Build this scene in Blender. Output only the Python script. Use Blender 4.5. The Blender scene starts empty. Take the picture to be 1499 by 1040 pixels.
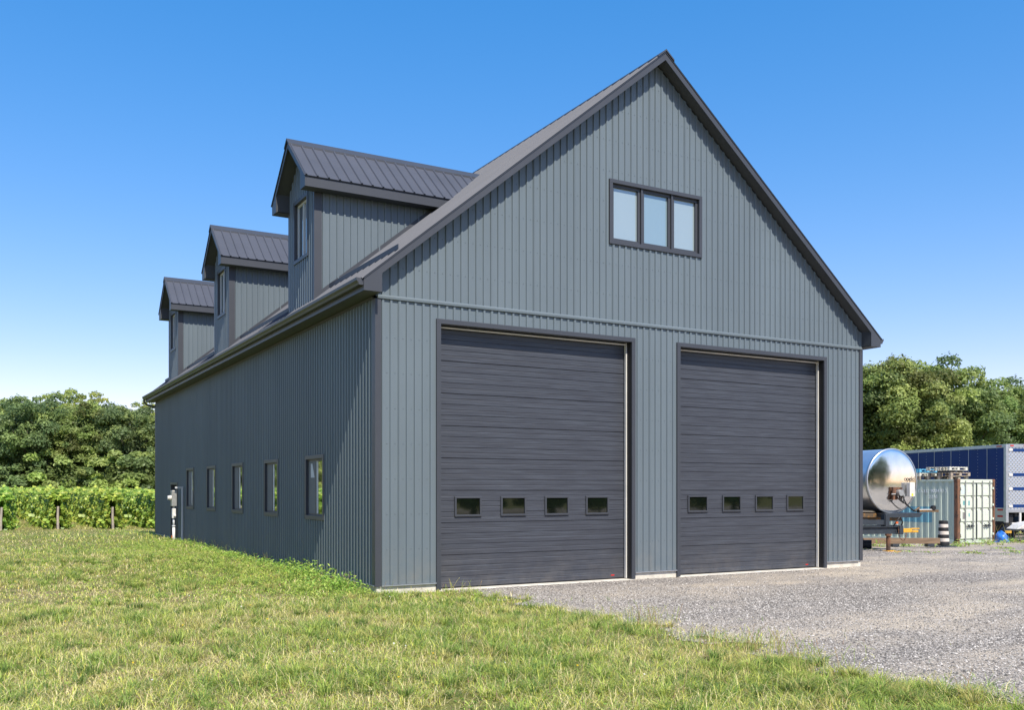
import bpy, math, random
import numpy as np
from mathutils import Vector, Matrix
R_ = math.radians
random.seed(7); rng = np.random.default_rng(7)
scn = bpy.context.scene
COL = scn.collection

# ------------------------------------------------------------------ camera frame (metres, barn corner at origin)
CAM = np.array([-5.86014503, -14.91450302, 1.61])
RGT = np.array([0.86891919, -0.49495397]); FWD = np.array([0.49495397, 0.86891919])
FPX = 1379.0
def at(lat, dep):
    p = CAM[:2] + lat*RGT + dep*FWD
    return float(p[0]), float(p[1])
def pix(x, dep):                       # photo column x at depth dep
    return at((x-749.5)/FPX*dep, dep)

def sstep(a, b, x):
    t = np.clip((x-a)/(b-a), 0, 1); return t*t*(3-2*t)
def ground_z(x, y):
    x = np.asarray(x, float); y = np.asarray(y, float)
    z = -0.165 - 0.30*sstep(13.5, 25, x)*sstep(-14, 2, y)
    left = sstep(1.2, -1.5, x)*sstep(60, 20, np.hypot(x, y))
    z = z + left*0.045 + left*0.030*np.sin(x*0.9+1)*np.sin(y*0.55) + 0.05*left*sstep(2, 14, y)
    z = z + .075*np.exp(-((x+.2)/.9)**2)*sstep(.4, 3, y)*sstep(26, 22, y)
    z = z + 0.012*np.sin(x*1.7+y*0.6)*np.sin(y*1.3-x*0.4)*sstep(.2, -1.5, y)
    return z
def gz(x, y): return float(ground_z(x, y))
def vnoise(x, y, s, seed=0):           # smooth value noise 0..1
    x = np.asarray(x)/s; y = np.asarray(y)/s
    xi = np.floor(x).astype(np.int64); yi = np.floor(y).astype(np.int64)
    fx = x-xi; fy = y-yi; fx = fx*fx*(3-2*fx); fy = fy*fy*(3-2*fy)
    def h(a, b):
        n = (a*374761393 + b*668265263 + seed*1442695) & 0xffffffff
        n = ((n ^ (n >> 13))*1274126177) & 0xffffffff
        return ((n ^ (n >> 16)) & 0xffff)/65535.0
    return (h(xi, yi)*(1-fx)+h(xi+1, yi)*fx)*(1-fy)+(h(xi, yi+1)*(1-fx)+h(xi+1, yi+1)*fx)*fy

# ------------------------------------------------------------------ materials
def new_mat(name):
    m = bpy.data.materials.new(name); m.use_nodes = True
    nt = m.node_tree; nt.nodes.clear()
    out = nt.nodes.new('ShaderNodeOutputMaterial')
    return m, nt, out
def N(nt, t, **k):
    n = nt.nodes.new(t)
    for a, b in k.items(): setattr(n, a, b)
    return n
def ramp(nt, fac, stops):
    r = N(nt, 'ShaderNodeValToRGB'); e = r.color_ramp.elements
    e[0].position = stops[0][0]; e[0].color = (*stops[0][1], 1)
    e[1].position = stops[-1][0]; e[1].color = (*stops[-1][1], 1)
    for p, c in stops[1:-1]:
        q = e.new(p); q.color = (*c, 1)
    nt.links.new(fac, r.inputs[0]); return r.outputs[0]
def noise(nt, vec, scale, detail=4, rough=.55, dist=0.0):
    n = N(nt, 'ShaderNodeTexNoise'); n.inputs['Scale'].default_value = scale
    n.inputs['Detail'].default_value = detail; n.inputs['Roughness'].default_value = rough
    n.inputs['Distortion'].default_value = dist
    if vec is not None: nt.links.new(vec, n.inputs['Vector'])
    return n.outputs[0]
def mapping(nt, scale=(1, 1, 1), coord='Object'):
    tc = N(nt, 'ShaderNodeTexCoord'); mp = N(nt, 'ShaderNodeMapping')
    mp.inputs['Scale'].default_value = scale
    nt.links.new(tc.outputs[coord], mp.inputs['Vector']); return mp.outputs[0]
def paint(name, col, rough=.45, metal=0.0, var=.12, scale=1.5, bump=0.0, bscale=60, spec=.5, stretch=(1, 1, 1), coat=0.0):
    m, nt, out = new_mat(name)
    b = N(nt, 'ShaderNodeBsdfPrincipled')
    v = mapping(nt, stretch)
    f = noise(nt, v, scale, 5, .6)
    c = ramp(nt, f, [(.3, tuple(x*(1-var) for x in col)), (.7, tuple(min(1, x*(1+var)) for x in col))])
    nt.links.new(c, b.inputs['Base Color'])
    b.inputs['Roughness'].default_value = rough; b.inputs['Metallic'].default_value = metal
    b.inputs['Specular IOR Level'].default_value = spec
    b.inputs['Coat Weight'].default_value = coat
    if bump:
        bp = N(nt, 'ShaderNodeBump'); bp.inputs['Strength'].default_value = bump; bp.inputs['Distance'].default_value = .01
        nt.links.new(noise(nt, v, bscale, 3), bp.inputs['Height']); nt.links.new(bp.outputs[0], b.inputs['Normal'])
    nt.links.new(b.outputs[0], out.inputs[0]); return m
def dusty(m, z1=.9, amt=.5):
    nt = m.node_tree; b = next(n for n in nt.nodes if n.type == 'BSDF_PRINCIPLED'); src = b.inputs['Base Color'].links[0].from_socket
    tc = N(nt, 'ShaderNodeTexCoord'); sp = N(nt, 'ShaderNodeSeparateXYZ'); nt.links.new(tc.outputs['Object'], sp.inputs[0])
    r = N(nt, 'ShaderNodeMapRange'); r.inputs[1].default_value = z1; r.inputs[2].default_value = -.15; nt.links.new(sp.outputs['Z'], r.inputs[0])
    nz = noise(nt, tc.outputs['Object'], 2.3, 7, .7); nr = N(nt, 'ShaderNodeMapRange'); nr.inputs[1].default_value = .42; nr.inputs[2].default_value = .72; nt.links.new(nz, nr.inputs[0])
    a = N(nt, 'ShaderNodeMath', operation='MULTIPLY'); nt.links.new(r.outputs[0], a.inputs[0]); nt.links.new(nr.outputs[0], a.inputs[1])
    a2 = N(nt, 'ShaderNodeMath', operation='MULTIPLY'); nt.links.new(a.outputs[0], a2.inputs[0]); a2.inputs[1].default_value = amt
    mx = N(nt, 'ShaderNodeMix', data_type='RGBA'); nt.links.new(a2.outputs[0], mx.inputs[0]); nt.links.new(src, mx.inputs[6]); mx.inputs[7].default_value = (.26, .23, .19, 1)
    nt.links.new(mx.outputs[2], b.inputs['Base Color'])
def rusty(name, col, rust=(.16, .06, .025), amount=.55, scale=3, rough=.6, stretch=(1, 1, .35)):
    m, nt, out = new_mat(name); b = N(nt, 'ShaderNodeBsdfPrincipled')
    v = mapping(nt, stretch)
    f = noise(nt, v, scale, 8, .68)
    c = ramp(nt, f, [(amount, col), (amount+.05, tuple(x*.6+y*.4 for x, y in zip(col, rust))), (amount+.10, rust)])
    nt.links.new(c, b.inputs['Base Color']); b.inputs['Roughness'].default_value = rough
    nt.links.new(b.outputs[0], out.inputs[0]); return m
def leafmat(name, base=(1, 1, 1), trans=.35, rough=.5, gloss=.35):
    m, nt, out = new_mat(name)
    a = N(nt, 'ShaderNodeAttribute'); a.attribute_name = 'tint'
    mx = N(nt, 'ShaderNodeMix', data_type='RGBA', blend_type='MULTIPLY'); mx.inputs[0].default_value = 1
    mx.inputs[7].default_value = (*base, 1); nt.links.new(a.outputs['Color'], mx.inputs[6])
    oi = N(nt, 'ShaderNodeObjectInfo'); hs = N(nt, 'ShaderNodeHueSaturation')
    mr = N(nt, 'ShaderNodeMapRange'); mr.inputs[3].default_value = .485; mr.inputs[4].default_value = .515
    nt.links.new(oi.outputs['Random'], mr.inputs[0]); nt.links.new(mr.outputs[0], hs.inputs['Hue'])
    nt.links.new(mx.outputs[2], hs.inputs['Color'])
    b = N(nt, 'ShaderNodeBsdfPrincipled'); b.inputs['Roughness'].default_value = rough
    b.inputs['Specular IOR Level'].default_value = gloss
    t = N(nt, 'ShaderNodeBsdfTranslucent'); ms = N(nt, 'ShaderNodeMixShader'); ms.inputs[0].default_value = trans
    nt.links.new(hs.outputs[0], b.inputs['Base Color']); nt.links.new(hs.outputs[0], t.inputs['Color'])
    nt.links.new(b.outputs[0], ms.inputs[1]); nt.links.new(t.outputs[0], ms.inputs[2])
    nt.links.new(ms.outputs[0], out.inputs[0]); return m
def glassmat(name, base=(.01, .012, .012), refl=.25, ior=1.6, tint=(1, 1, 1)):
    m, nt, out = new_mat(name)
    b = N(nt, 'ShaderNodeBsdfPrincipled'); b.inputs['Base Color'].default_value = (*base, 1)
    b.inputs['Roughness'].default_value = .04; b.inputs['IOR'].default_value = ior
    v = mapping(nt); bp = N(nt, 'ShaderNodeBump'); bp.inputs['Strength'].default_value = .06; bp.inputs['Distance'].default_value = .02
    nt.links.new(noise(nt, v, 1.7, 2), bp.inputs['Height']); nt.links.new(bp.outputs[0], b.inputs['Normal'])
    g = N(nt, 'ShaderNodeBsdfGlossy'); g.inputs['Roughness'].default_value = .03; g.inputs['Color'].default_value = (*tint, 1)
    nt.links.new(bp.outputs[0], g.inputs['Normal'])
    ms = N(nt, 'ShaderNodeMixShader'); ms.inputs[0].default_value = refl
    nt.links.new(b.outputs[0], ms.inputs[1]); nt.links.new(g.outputs[0], ms.inputs[2])
    nt.links.new(ms.outputs[0], out.inputs[0]); return m

M = {}
M['wall'] = paint('slate_blue_steel', (.122, .152, .172), .42, var=.09, scale=.7, stretch=(1, 1, .25), spec=.5, bump=.35, bscale=3)
M['side'] = paint('slate_steel_shaded_side', (.122, .152, .164), .42, var=.09, scale=.7, stretch=(1, 1, .25), spec=.22, bump=.35, bscale=3)  # same paint as wall, blue lowered to imitate grass bounce on shaded side
M['trim'] = paint('charcoal_trim', (.046, .050, .060), .45, var=.06, scale=2, spec=.5)
M['roof'] = paint('charcoal_roof_steel', (.068, .073, .090), .55, var=.08, scale=1.2, spec=.3)
M['soffit'] = paint('dark_soffit', (.06, .066, .075), .6, var=.05)
M['screw'] = paint('screw_heads', (.10, .125, .145), .5)
M['flash'] = paint('light_base_flashing', (.42, .45, .5), .35, metal=.6)
M['concrete'] = paint('pale_concrete', (.58, .54, .46), .9, var=.22, scale=5, bump=.4, bscale=40)
M['seal'] = paint('pale_weather_seal', (.62, .60, .55), .45, var=.1)
M['black'] = paint('black_rubber', (.012, .012, .013), .6)
M['screen'] = paint('grey_insect_screen', (.14, .14, .14), .7, var=.1)
M['glass'] = glassmat('side_window_glass', (.02, .03, .02), .78)
M['dglass'] = glassmat('tinted_door_glass', (.004, .006, .004), .06, 1.5)
M['gglass'] = glassmat('pale_gable_glass', (.27, .33, .34), .16)
M['gglass2'] = glassmat('pale_gable_glass_middle', (.20, .28, .31), .16)
M['dormglass'] = glassmat('dormer_glass', (.12, .16, .18), .55)
M['blind'] = paint('pale_blind', (.55, .58, .55), .6)
M['white'] = paint('weathered_white', (.62, .60, .56), .6, var=.12, scale=6)
M['galv'] = paint('galvanised_steel', (.42, .42, .40), .45, metal=.6, var=.15, scale=8)
M['pvc'] = paint('grey_pvc_conduit', (.50, .51, .52), .5, var=.08)
M['pvcw'] = paint('white_pvc_conduit', (.68, .66, .62), .5, var=.08)
M['orange'] = paint('orange_paint', (.65, .12, .02), .5)
M['red'] = paint('red_lens', (.55, .02, .02), .3)
M['redwhite'] = paint('white_mark', (.8, .8, .8), .4)
M['bluevan'] = paint('navy_trailer_paint', (.007, .036, .150), .5, var=.1, scale=.6, spec=.2)
M['alu'] = paint('brushed_aluminium', (.52, .54, .56), .35, metal=.75, var=.12, scale=4)
M['steel'] = paint('dark_steel', (.030, .038, .048), .5, var=.25, scale=5)
M['gold'] = rusty('rusty_skid', (.10, .07, .04), (.22, .11, .03), .48, 9, stretch=(1, 1, 1))
M['yellow'] = rusty('worn_yellow_paint', (.62, .33, .03), (.12, .06, .03), .55, 14, stretch=(1, 1, 1))
M['rust'] = rusty('rusted_post', (.20, .095, .05), (.07, .045, .035), .47, 9, .85)
M['mint'] = rusty('pale_mint_container_paint', (.50, .57, .47), (.19, .09, .04), .635, 3.2, .6)
M['mintdoor'] = rusty('pale_container_door_paint', (.60, .64, .53), (.22, .11, .05), .665, 4, .6)
M['teal'] = paint('teal_patch', (.16, .36, .36), .6, var=.2, scale=6)
M['bluepatch'] = paint('blue_patch', (.17, .38, .45), .6, var=.12, scale=6)
M['palepatch'] = paint('pale_patch', (.55, .67, .66), .6, var=.08)
M['greypatch'] = paint('grey_patch', (.22, .21, .2), .7, var=.2)
M['wood'] = paint('weathered_pallet_wood', (.33, .27, .21), .85, var=.3, scale=7, stretch=(1, 4, 4))
M['woodb'] = paint('brown_timber', (.20, .135, .085), .85, var=.3, scale=4, stretch=(.6, 5, 5))
M['bluewood'] = rusty('blue_painted_pallet', (.10, .38, .58), (.45, .42, .36), .56, 8, .8, (1, 1, 1))
M['whitewood'] = rusty('white_painted_pallet', (.60, .58, .50), (.30, .25, .2), .56, 8, .8, (1, 1, 1))
M['post'] = paint('grey_vineyard_post', (.36, .31, .25), .9, var=.3, scale=9)
M['bark'] = paint('grey_brown_bark', (.105, .085, .065), .95, var=.4, scale=4, bump=.6, bscale=9, stretch=(1, 1, .3))
M['stem'] = paint('vine_stem', (.13, .09, .06), .95, var=.3)
M['tarp'] = paint('bright_blue_tarp', (.02, .16, .60), .4, var=.35, scale=9, bump=1, bscale=12)
M['bwhite'] = paint('barrel_white', (.62, .55, .48), .6, var=.2, scale=7)
M['leaf'] = leafmat('tree_leaves', (1.20, 1.16, 1.5), .48)
M['vine'] = leafmat('grape_leaves', (1.38, 1.30, 1.3), .42, .42, .5)
M['grass'] = leafmat('grass_blades', (1, 1, 1), .40, .55, .3)
M['stone'] = leafmat('gravel_stones', (1, 1, 1), .0, .85, .2)

def chromemat():
    m, nt, out = new_mat('polished_stainless'); b = N(nt, 'ShaderNodeBsdfPrincipled')
    v = mapping(nt); c = ramp(nt, noise(nt, v, 2.2, 4), [(.3, (.80, .80, .79)), (.7, (.93, .93, .92))])
    nt.links.new(c, b.inputs['Base Color']); b.inputs['Metallic'].default_value = 1
    r = N(nt, 'ShaderNodeMapRange'); r.inputs[3].default_value = .05; r.inputs[4].default_value = .16
    nt.links.new(noise(nt, v, 5, 4), r.inputs[0]); nt.links.new(r.outputs[0], b.inputs['Roughness'])
    bp = N(nt, 'ShaderNodeBump'); bp.inputs['Strength'].default_value = .12; bp.inputs['Distance'].default_value = .03
    nt.links.new(noise(nt, v, 1.6, 2), bp.inputs['Height']); nt.links.new(bp.outputs[0], b.inputs['Normal'])
    nt.links.new(b.outputs[0], out.inputs[0]); return m
M['chrome'] = chromemat()

M['shell'] = paint('satin_stainless', (.74, .76, .78), .30, metal=.85, var=.08, scale=2)
def doormat_():
    m, nt, out = new_mat('woodgrain_door_steel'); b = N(nt, 'ShaderNodeBsdfPrincipled')
    v1 = mapping(nt, (.8, 1, 22)); v2 = mapping(nt, (1.6, 1, 90))
    n1 = noise(nt, v1, 1.6, 5, .62, .5); n2 = noise(nt, v2, 1.2, 4, .6, .3)
    mx = N(nt, 'ShaderNodeMath', operation='ADD'); nt.links.new(n1, mx.inputs[0]); nt.links.new(n2, mx.inputs[1])
    hf = N(nt, 'ShaderNodeMath', operation='MULTIPLY'); hf.inputs[1].default_value = .5; nt.links.new(mx.outputs[0], hf.inputs[0])
    c = ramp(nt, hf.outputs[0], [(.34, (.034, .036, .045)), (.50, (.046, .050, .062)), (.66, (.070, .079, .097))])
    nt.links.new(c, b.inputs['Base Color']); b.inputs['Roughness'].default_value = .42
    bp = N(nt, 'ShaderNodeBump'); bp.inputs['Strength'].default_value = .3; bp.inputs['Distance'].default_value = .005
    nt.links.new(hf.outputs[0], bp.inputs['Height']); nt.links.new(bp.outputs[0], b.inputs['Normal'])
    nt.links.new(b.outputs[0], out.inputs[0]); return m
M['door'] = doormat_(); dusty(M['door'], .6, .22); dusty(M['wall'], .8, .4); dusty(M['side'], .8, .3)

def groundmat():
    m, nt, out = new_mat('meadow_soil'); b = N(nt, 'ShaderNodeBsdfPrincipled')
    v = mapping(nt)
    big = noise(nt, v, .16, 4, .6); mid = noise(nt, v, 1.7, 5, .65); fine = noise(nt, v, 26, 4, .7)
    c1 = ramp(nt, fine, [(.30, (.075, .082, .022)), (.52, (.17, .175, .05)), (.75, (.29, .26, .10))])
    c2 = ramp(nt, fine, [(.30, (.14, .11, .06)), (.52, (.25, .21, .11)), (.75, (.36, .31, .19))])
    ad = N(nt, 'ShaderNodeMath', operation='ADD'); nt.links.new(big, ad.inputs[0]); nt.links.new(mid, ad.inputs[1])
    f = N(nt, 'ShaderNodeMapRange'); f.inputs[1].default_value = 1.0; f.inputs[2].default_value = 1.22
    nt.links.new(ad.outputs[0], f.inputs[0])
    mx = N(nt, 'ShaderNodeMix', data_type='RGBA'); nt.links.new(f.outputs[0], mx.inputs[0])
    nt.links.new(c1, mx.inputs[6]); nt.links.new(c2, mx.inputs[7]); nt.links.new(mx.outputs[2], b.inputs['Base Color'])
    b.inputs['Roughness'].default_value = .95; b.inputs['Specular IOR Level'].default_value = .1
    bp = N(nt, 'ShaderNodeBump'); bp.inputs['Strength'].default_value = .8; bp.inputs['Distance'].default_value = .03
    nt.links.new(fine, bp.inputs['Height']); nt.links.new(bp.outputs[0], b.inputs['Normal'])
    nt.links.new(b.outputs[0], out.inputs[0]); return m
M['ground'] = groundmat()
def gravelmat():
    m, nt, out = new_mat('grey_gravel'); b = N(nt, 'ShaderNodeBsdfPrincipled')
    v = mapping(nt)
    vo = N(nt, 'ShaderNodeTexVoronoi'); vo.inputs['Scale'].default_value = 48; nt.links.new(v, vo.inputs['Vector'])
    vo2 = N(nt, 'ShaderNodeTexVoronoi'); vo2.inputs['Scale'].default_value = 110; nt.links.new(v, vo2.inputs['Vector'])
    sx = N(nt, 'ShaderNodeSeparateColor'); nt.links.new(vo.outputs['Color'], sx.inputs[0])
    sy = N(nt, 'ShaderNodeSeparateColor'); nt.links.new(vo2.outputs['Color'], sy.inputs[0])
    c1 = ramp(nt, sx.outputs[0], [(0, (.06, .055, .055)), (.4, (.22, .205, .19)), (.8, (.37, .35, .32)), (1, (.66, .63, .59))])
    c2 = ramp(nt, sy.outputs[0], [(0, (.12, .11, .10)), (.5, (.31, .285, .25)), (1, (.56, .52, .46))])
    at_ = N(nt, 'ShaderNodeAttribute'); at_.attribute_name = 'pack'
    wob = noise(nt, v, 3.0, 6, .7); ad = N(nt, 'ShaderNodeMath', operation='MULTIPLY_ADD'); ad.inputs[1].default_value = .55; ad.inputs[2].default_value = -.27
    nt.links.new(wob, ad.inputs[0]); sm = N(nt, 'ShaderNodeMath', operation='ADD'); nt.links.new(ad.outputs[0], sm.inputs[0]); nt.links.new(at_.outputs['Fac'], sm.inputs[1])
    mx = N(nt, 'ShaderNodeMix', data_type='RGBA'); nt.links.new(sm.outputs[0], mx.inputs[0])
    nt.links.new(c1, mx.inputs[6]); nt.links.new(c2, mx.inputs[7])
    tn = ramp(nt, sm.outputs[0], [(.0, (.95, .90, .85)), (.4, (1.10, 1.04, .97)), (.7, (1.20, 1.12, 1.02)), (1.0, (1.42, 1.31, 1.15))])
    m2 = N(nt, 'ShaderNodeMix', data_type='RGBA', blend_type='MULTIPLY'); m2.inputs[0].default_value = 1
    nt.links.new(mx.outputs[2], m2.inputs[6]); nt.links.new(tn, m2.inputs[7]); nt.links.new(m2.outputs[2], b.inputs['Base Color'])
    b.inputs['Roughness'].default_value = .9; b.inputs['Specular IOR Level'].default_value = .2
    bp = N(nt, 'ShaderNodeBump'); bp.inputs['Strength'].default_value = .9; bp.inputs['Distance'].default_value = .018; bp.invert = True
    nt.links.new(vo.outputs['Distance'], bp.inputs['Height'])
    b2 = N(nt, 'ShaderNodeBump'); b2.inputs['Strength'].default_value = .6; b2.inputs['Distance'].default_value = .03
    nt.links.new(noise(nt, v, 9, 5, .65), b2.inputs['Height']); nt.links.new(bp.outputs[0], b2.inputs['Normal'])
    nt.links.new(b2.outputs[0], b.inputs['Normal'])
    nt.links.new(b.outputs[0], out.inputs[0]); return m
M['gravel'] = gravelmat()

# ------------------------------------------------------------------ mesh helpers
class MB:
    def __init__(s, o=(0, 0, 0), U=(1, 0, 0), V=(0, 1, 0), W=(0, 0, 1)):
        s.v = []; s.f = []; s.mi = []; s.frame(o, U, V, W); s.m = 0
    def frame(s, o, U, V, W):
        s.o = Vector(o); s.U = Vector(U); s.V = Vector(V); s.W = Vector(W); return s
    def p(s, a, b, c): return tuple(s.o + s.U*a + s.V*b + s.W*c)
    def add(s, vs, fs):
        n = len(s.v); s.v += [s.p(*v) for v in vs]
        for f in fs: s.f.append([i+n for i in f]); s.mi.append(s.m)
        return s
    def box(s, a0, a1, b0, b1, c0, c1):
        vs = [(a, b, c) for c in (c0, c1) for b in (b0, b1) for a in (a0, a1)]
        return s.add(vs, [(0, 2, 3, 1), (4, 5, 7, 6), (0, 1, 5, 4), (2, 6, 7, 3), (0, 4, 6, 2), (1, 3, 7, 5)])
    def quad(s, *vs): return s.add(vs, [tuple(range(len(vs)))])
    def prism(s, poly, c0, c1, axis=2):      # poly in the two other axes, extruded along axis
        def mk(q, c):
            q = list(q); q.insert(axis, c); return tuple(q)
        n = len(poly)
        vs = [mk(q, c0) for q in poly]+[mk(q, c1) for q in poly]
        return s.add(vs, [tuple(range(n))[::-1], tuple(range(n, 2*n))]+[(i, (i+1) % n, (i+1) % n+n, i+n) for i in range(n)])
    def tube(s, pts, r, n=8, cap=True):
        rs = r if isinstance(r, (list, tuple)) else [r]*len(pts)
        P = [Vector(p) for p in pts]; rings = []
        for i, p in enumerate(P):
            t = (P[min(i+1, len(P)-1)]-P[max(i-1, 0)]).normalized()
            a = Vector((0, 0, 1)) if abs(t.z) < .9 else Vector((1, 0, 0))
            x = t.cross(a).normalized(); y = t.cross(x)
            rings.append([tuple(p+(x*math.cos(2*math.pi*k/n)+y*math.sin(2*math.pi*k/n))*rs[i]) for k in range(n)])
        vs = [v for g in rings for v in g]; fs = []
        for i in range(len(P)-1):
            for k in range(n):
                fs.append((i*n+k, i*n+(k+1) % n, (i+1)*n+(k+1) % n, (i+1)*n+k))
        if cap: fs += [tuple(range(n))[::-1], tuple(range((len(P)-1)*n, len(P)*n))]
        return s.add(vs, fs)
    def clusters(s):
        par = list(range(len(s.v)))
        def fd(i):
            while par[i] != i: par[i] = par[par[i]]; i = par[i]
            return i
        for f in s.f:
            for k in f[1:]: par[fd(k)] = fd(f[0])
        comp = {}
        for i, f in enumerate(s.f): comp.setdefault(fd(f[0]), []).append(i)
        comp = list(comp.values())
        if len(comp) < 2 or len(comp) > 260: return None
        bb = []
        for c in comp:
            vs = [s.v[k] for i in c for k in s.f[i]]
            bb.append(([min(v[a] for v in vs)-.004 for a in range(3)], [max(v[a] for v in vs)+.004 for a in range(3)]))
        p2 = list(range(len(comp)))
        def f2(i):
            while p2[i] != i: p2[i] = p2[p2[i]]; i = p2[i]
            return i
        for i in range(len(comp)):
            for j in range(i):
                if all(bb[i][0][a] <= bb[j][1][a] and bb[j][0][a] <= bb[i][1][a] for a in range(3)): p2[f2(i)] = f2(j)
        g = {}
        for i, c in enumerate(comp): g.setdefault(f2(i), []).extend(c)
        return list(g.values()) if len(g) > 1 else None
    def build(s, name, mat, parent=None, smooth=False, bevel=0, label=None, split=True):
        cl = s.clusters() if split else None
        if cl:
            first = None
            for g in cl:
                q = MB(); ids = {}
                for i in sorted(g):
                    f = s.f[i]
                    for k in f:
                        if k not in ids: ids[k] = len(q.v); q.v.append(s.v[k])
                    q.f.append([ids[k] for k in f]); q.mi.append(s.mi[i])
                o = q.build(name, mat, parent, smooth, bevel, label, False)
                first = first or o
            return first
        me = bpy.data.meshes.new(name); me.from_pydata(s.v, [], s.f)
        mats = mat if isinstance(mat, (list, tuple)) else [mat]
        for k in mats: me.materials.append(k)
        if len(mats) > 1: me.polygons.foreach_set('material_index', s.mi)
        if smooth: me.polygons.foreach_set('use_smooth', [True]*len(me.polygons))
        me.update(); o = bpy.data.objects.new(name, me); COL.objects.link(o)
        if parent: o.parent = parent
        if bevel:
            b = o.modifiers.new('Bevel', 'BEVEL'); b.width = bevel; b.segments = 2; b.limit_method = 'ANGLE'
        if label: o['label'] = label
        return o
def fast(name, V, F, mat, parent=None, tint=None, smooth=False):
    V = np.ascontiguousarray(V, np.float32); F = np.ascontiguousarray(F, np.int32)
    me = bpy.data.meshes.new(name); k = F.shape[1]
    me.vertices.add(len(V)); me.vertices.foreach_set('co', V.ravel())
    me.loops.add(F.size); me.loops.foreach_set('vertex_index', F.ravel())
    me.polygons.add(len(F)); me.polygons.foreach_set('loop_start', np.arange(0, F.size, k, dtype=np.int32))
    me.polygons.foreach_set('loop_total', np.full(len(F), k, np.int32))
    if smooth: me.polygons.foreach_set('use_smooth', np.ones(len(F), bool))
    me.update(calc_edges=True)
    if tint is not None:
        at_ = me.attributes.new('tint', 'FLOAT_COLOR', 'FACE')
        c = np.ones((len(F), 4), np.float32); c[:, :3] = tint; at_.data.foreach_set('color', c.ravel())
    me.materials.append(mat)
    o = bpy.data.objects.new(name, me); COL.objects.link(o)
    if parent: o.parent = parent
    return o
def thing(name, label, cat, loc=(0, 0, 0), rz=0.0, group=None):
    o = bpy.data.objects.new(name, None); COL.objects.link(o); o.location = loc; o.rotation_euler = (0, 0, rz)
    return tag(o, label, cat, group)
def tag(o, label=None, cat=None, group=None, kind=None):
    if label: o['label'] = label
    if cat: o['category'] = cat
    if group: o['group'] = group
    if kind: o['kind'] = kind
    return o
def copy_tree(o, parent=None):
    c = o.copy(); COL.objects.link(c); c.parent = parent
    for ch in list(o.children): copy_tree(ch, c)
    return c
def text_mesh(name, txt, size, mat, parent, o, U, V, depth=.002, align='LEFT'):
    cu = bpy.data.curves.new(name, 'FONT'); cu.body = txt; cu.size = size; cu.extrude = depth; cu.align_x = align
    t = bpy.data.objects.new(name, cu); COL.objects.link(t)
    bpy.context.view_layer.update()
    me = bpy.data.meshes.new_from_object(t.evaluated_get(bpy.context.evaluated_depsgraph_get()))
    bpy.data.objects.remove(t); me.materials.clear(); me.materials.append(mat); me.name = name
    ob = bpy.data.objects.new(name, me); COL.objects.link(ob); ob.parent = parent
    U = Vector(U); V = Vector(V); W = U.cross(V)
    mm = Matrix((U, V, W)).transposed().to_4x4(); mm.translation = Vector(o)
    me.transform(mm); return ob

# corrugated sheet in frame (a along, b up, c outward)
PITCH = .149
def corr(mb, a0, a1, lo, hi, holes=(), pitch=PITCH, rib=.036, fl=.009, h=.021, breaks=(), phase=0.0, screws=None, srow=.6):
    L = lo if callable(lo) else (lambda u: lo)
    H = hi if callable(hi) else (lambda u: hi)
    br = {a0, a1}; br.update(b for b in breaks if a0 < b < a1)
    for q in holes:
        for e in q[:2]:
            if a0 < e < a1: br.add(e)
    def prof(u):
        t = (u-phase) % pitch; s0 = pitch-rib-2*fl
        if int((u-phase)//pitch) % 6 == 2 and s0+fl+rib*.45 < t < s0+fl+rib+fl*.5: return h+.0035     # sheet lap
        if t < s0: return 0.0
        if t < s0+fl: return h*(t-s0)/fl
        if t < s0+fl+rib: return h
        return h*(pitch-t)/fl
    k = math.floor((a0-phase)/pitch)
    while phase+k*pitch < a1:
        s0 = pitch-rib-2*fl
        for e in (0, s0, s0+fl, s0+fl+rib) + ((s0+fl+rib*.45, s0+fl+rib*.45+.0012, s0+fl+rib+fl*.5) if k % 6 == 2 else ()):
            u = phase+k*pitch+e
            if a0 < u < a1: br.add(u)
        if screws is not None:
            uc = phase+k*pitch+s0*.5
            if a0+.03 < uc < a1-.03:
                z = math.ceil((L(uc)+.12)/srow)*srow
                while z < H(uc)-.06:
                    if not any(q[0]-.05 < uc < q[1]+.05 and q[2]-.05 < z < q[3]+.05 for q in holes):
                        r = .008
                        screws.add([(uc-r, z-r, 0), (uc+r, z-r, 0), (uc+r, z+r, 0), (uc-r, z+r, 0), (uc-r*.7, z-r*.7, .006), (uc+r*.7, z-r*.7, .006), (uc+r*.7, z+r*.7, .006), (uc-r*.7, z+r*.7, .006)],
                                   [(4, 5, 6, 7), (0, 1, 5, 4), (1, 2, 6, 5), (2, 3, 7, 6), (3, 0, 4, 7)])
                    z += srow
        k += 1
    us = sorted(br)
    us = [u for i, u in enumerate(us) if i == 0 or u-us[i-1] > 1e-5]
    for ua, ub in zip(us[:-1], us[1:]):
        um = (ua+ub)/2; na = prof(ua+1e-7); nb = prof(ub-1e-7)
        cuts = sorted([(q[2], q[3]) for q in holes if q[0] < um < q[1]])
        zs = [(L(ua), L(ub))]
        for c0, c1 in cuts:
            if c0 > zs[-1][0]: zs.append((c0, c0)); zs.append((c1, c1))
            else: zs[-1] = (c1, c1)
        zs.append((H(ua), H(ub)))
        for i in range(0, len(zs)-1, 2):
            (la, lb), (ha, hb) = zs[i], zs[i+1]
            if ha-la < 1e-4 and hb-lb < 1e-4: continue
            mb.quad((ua, la, na), (ub, lb, nb), (ub, hb, nb), (ua, ha, na))

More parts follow.
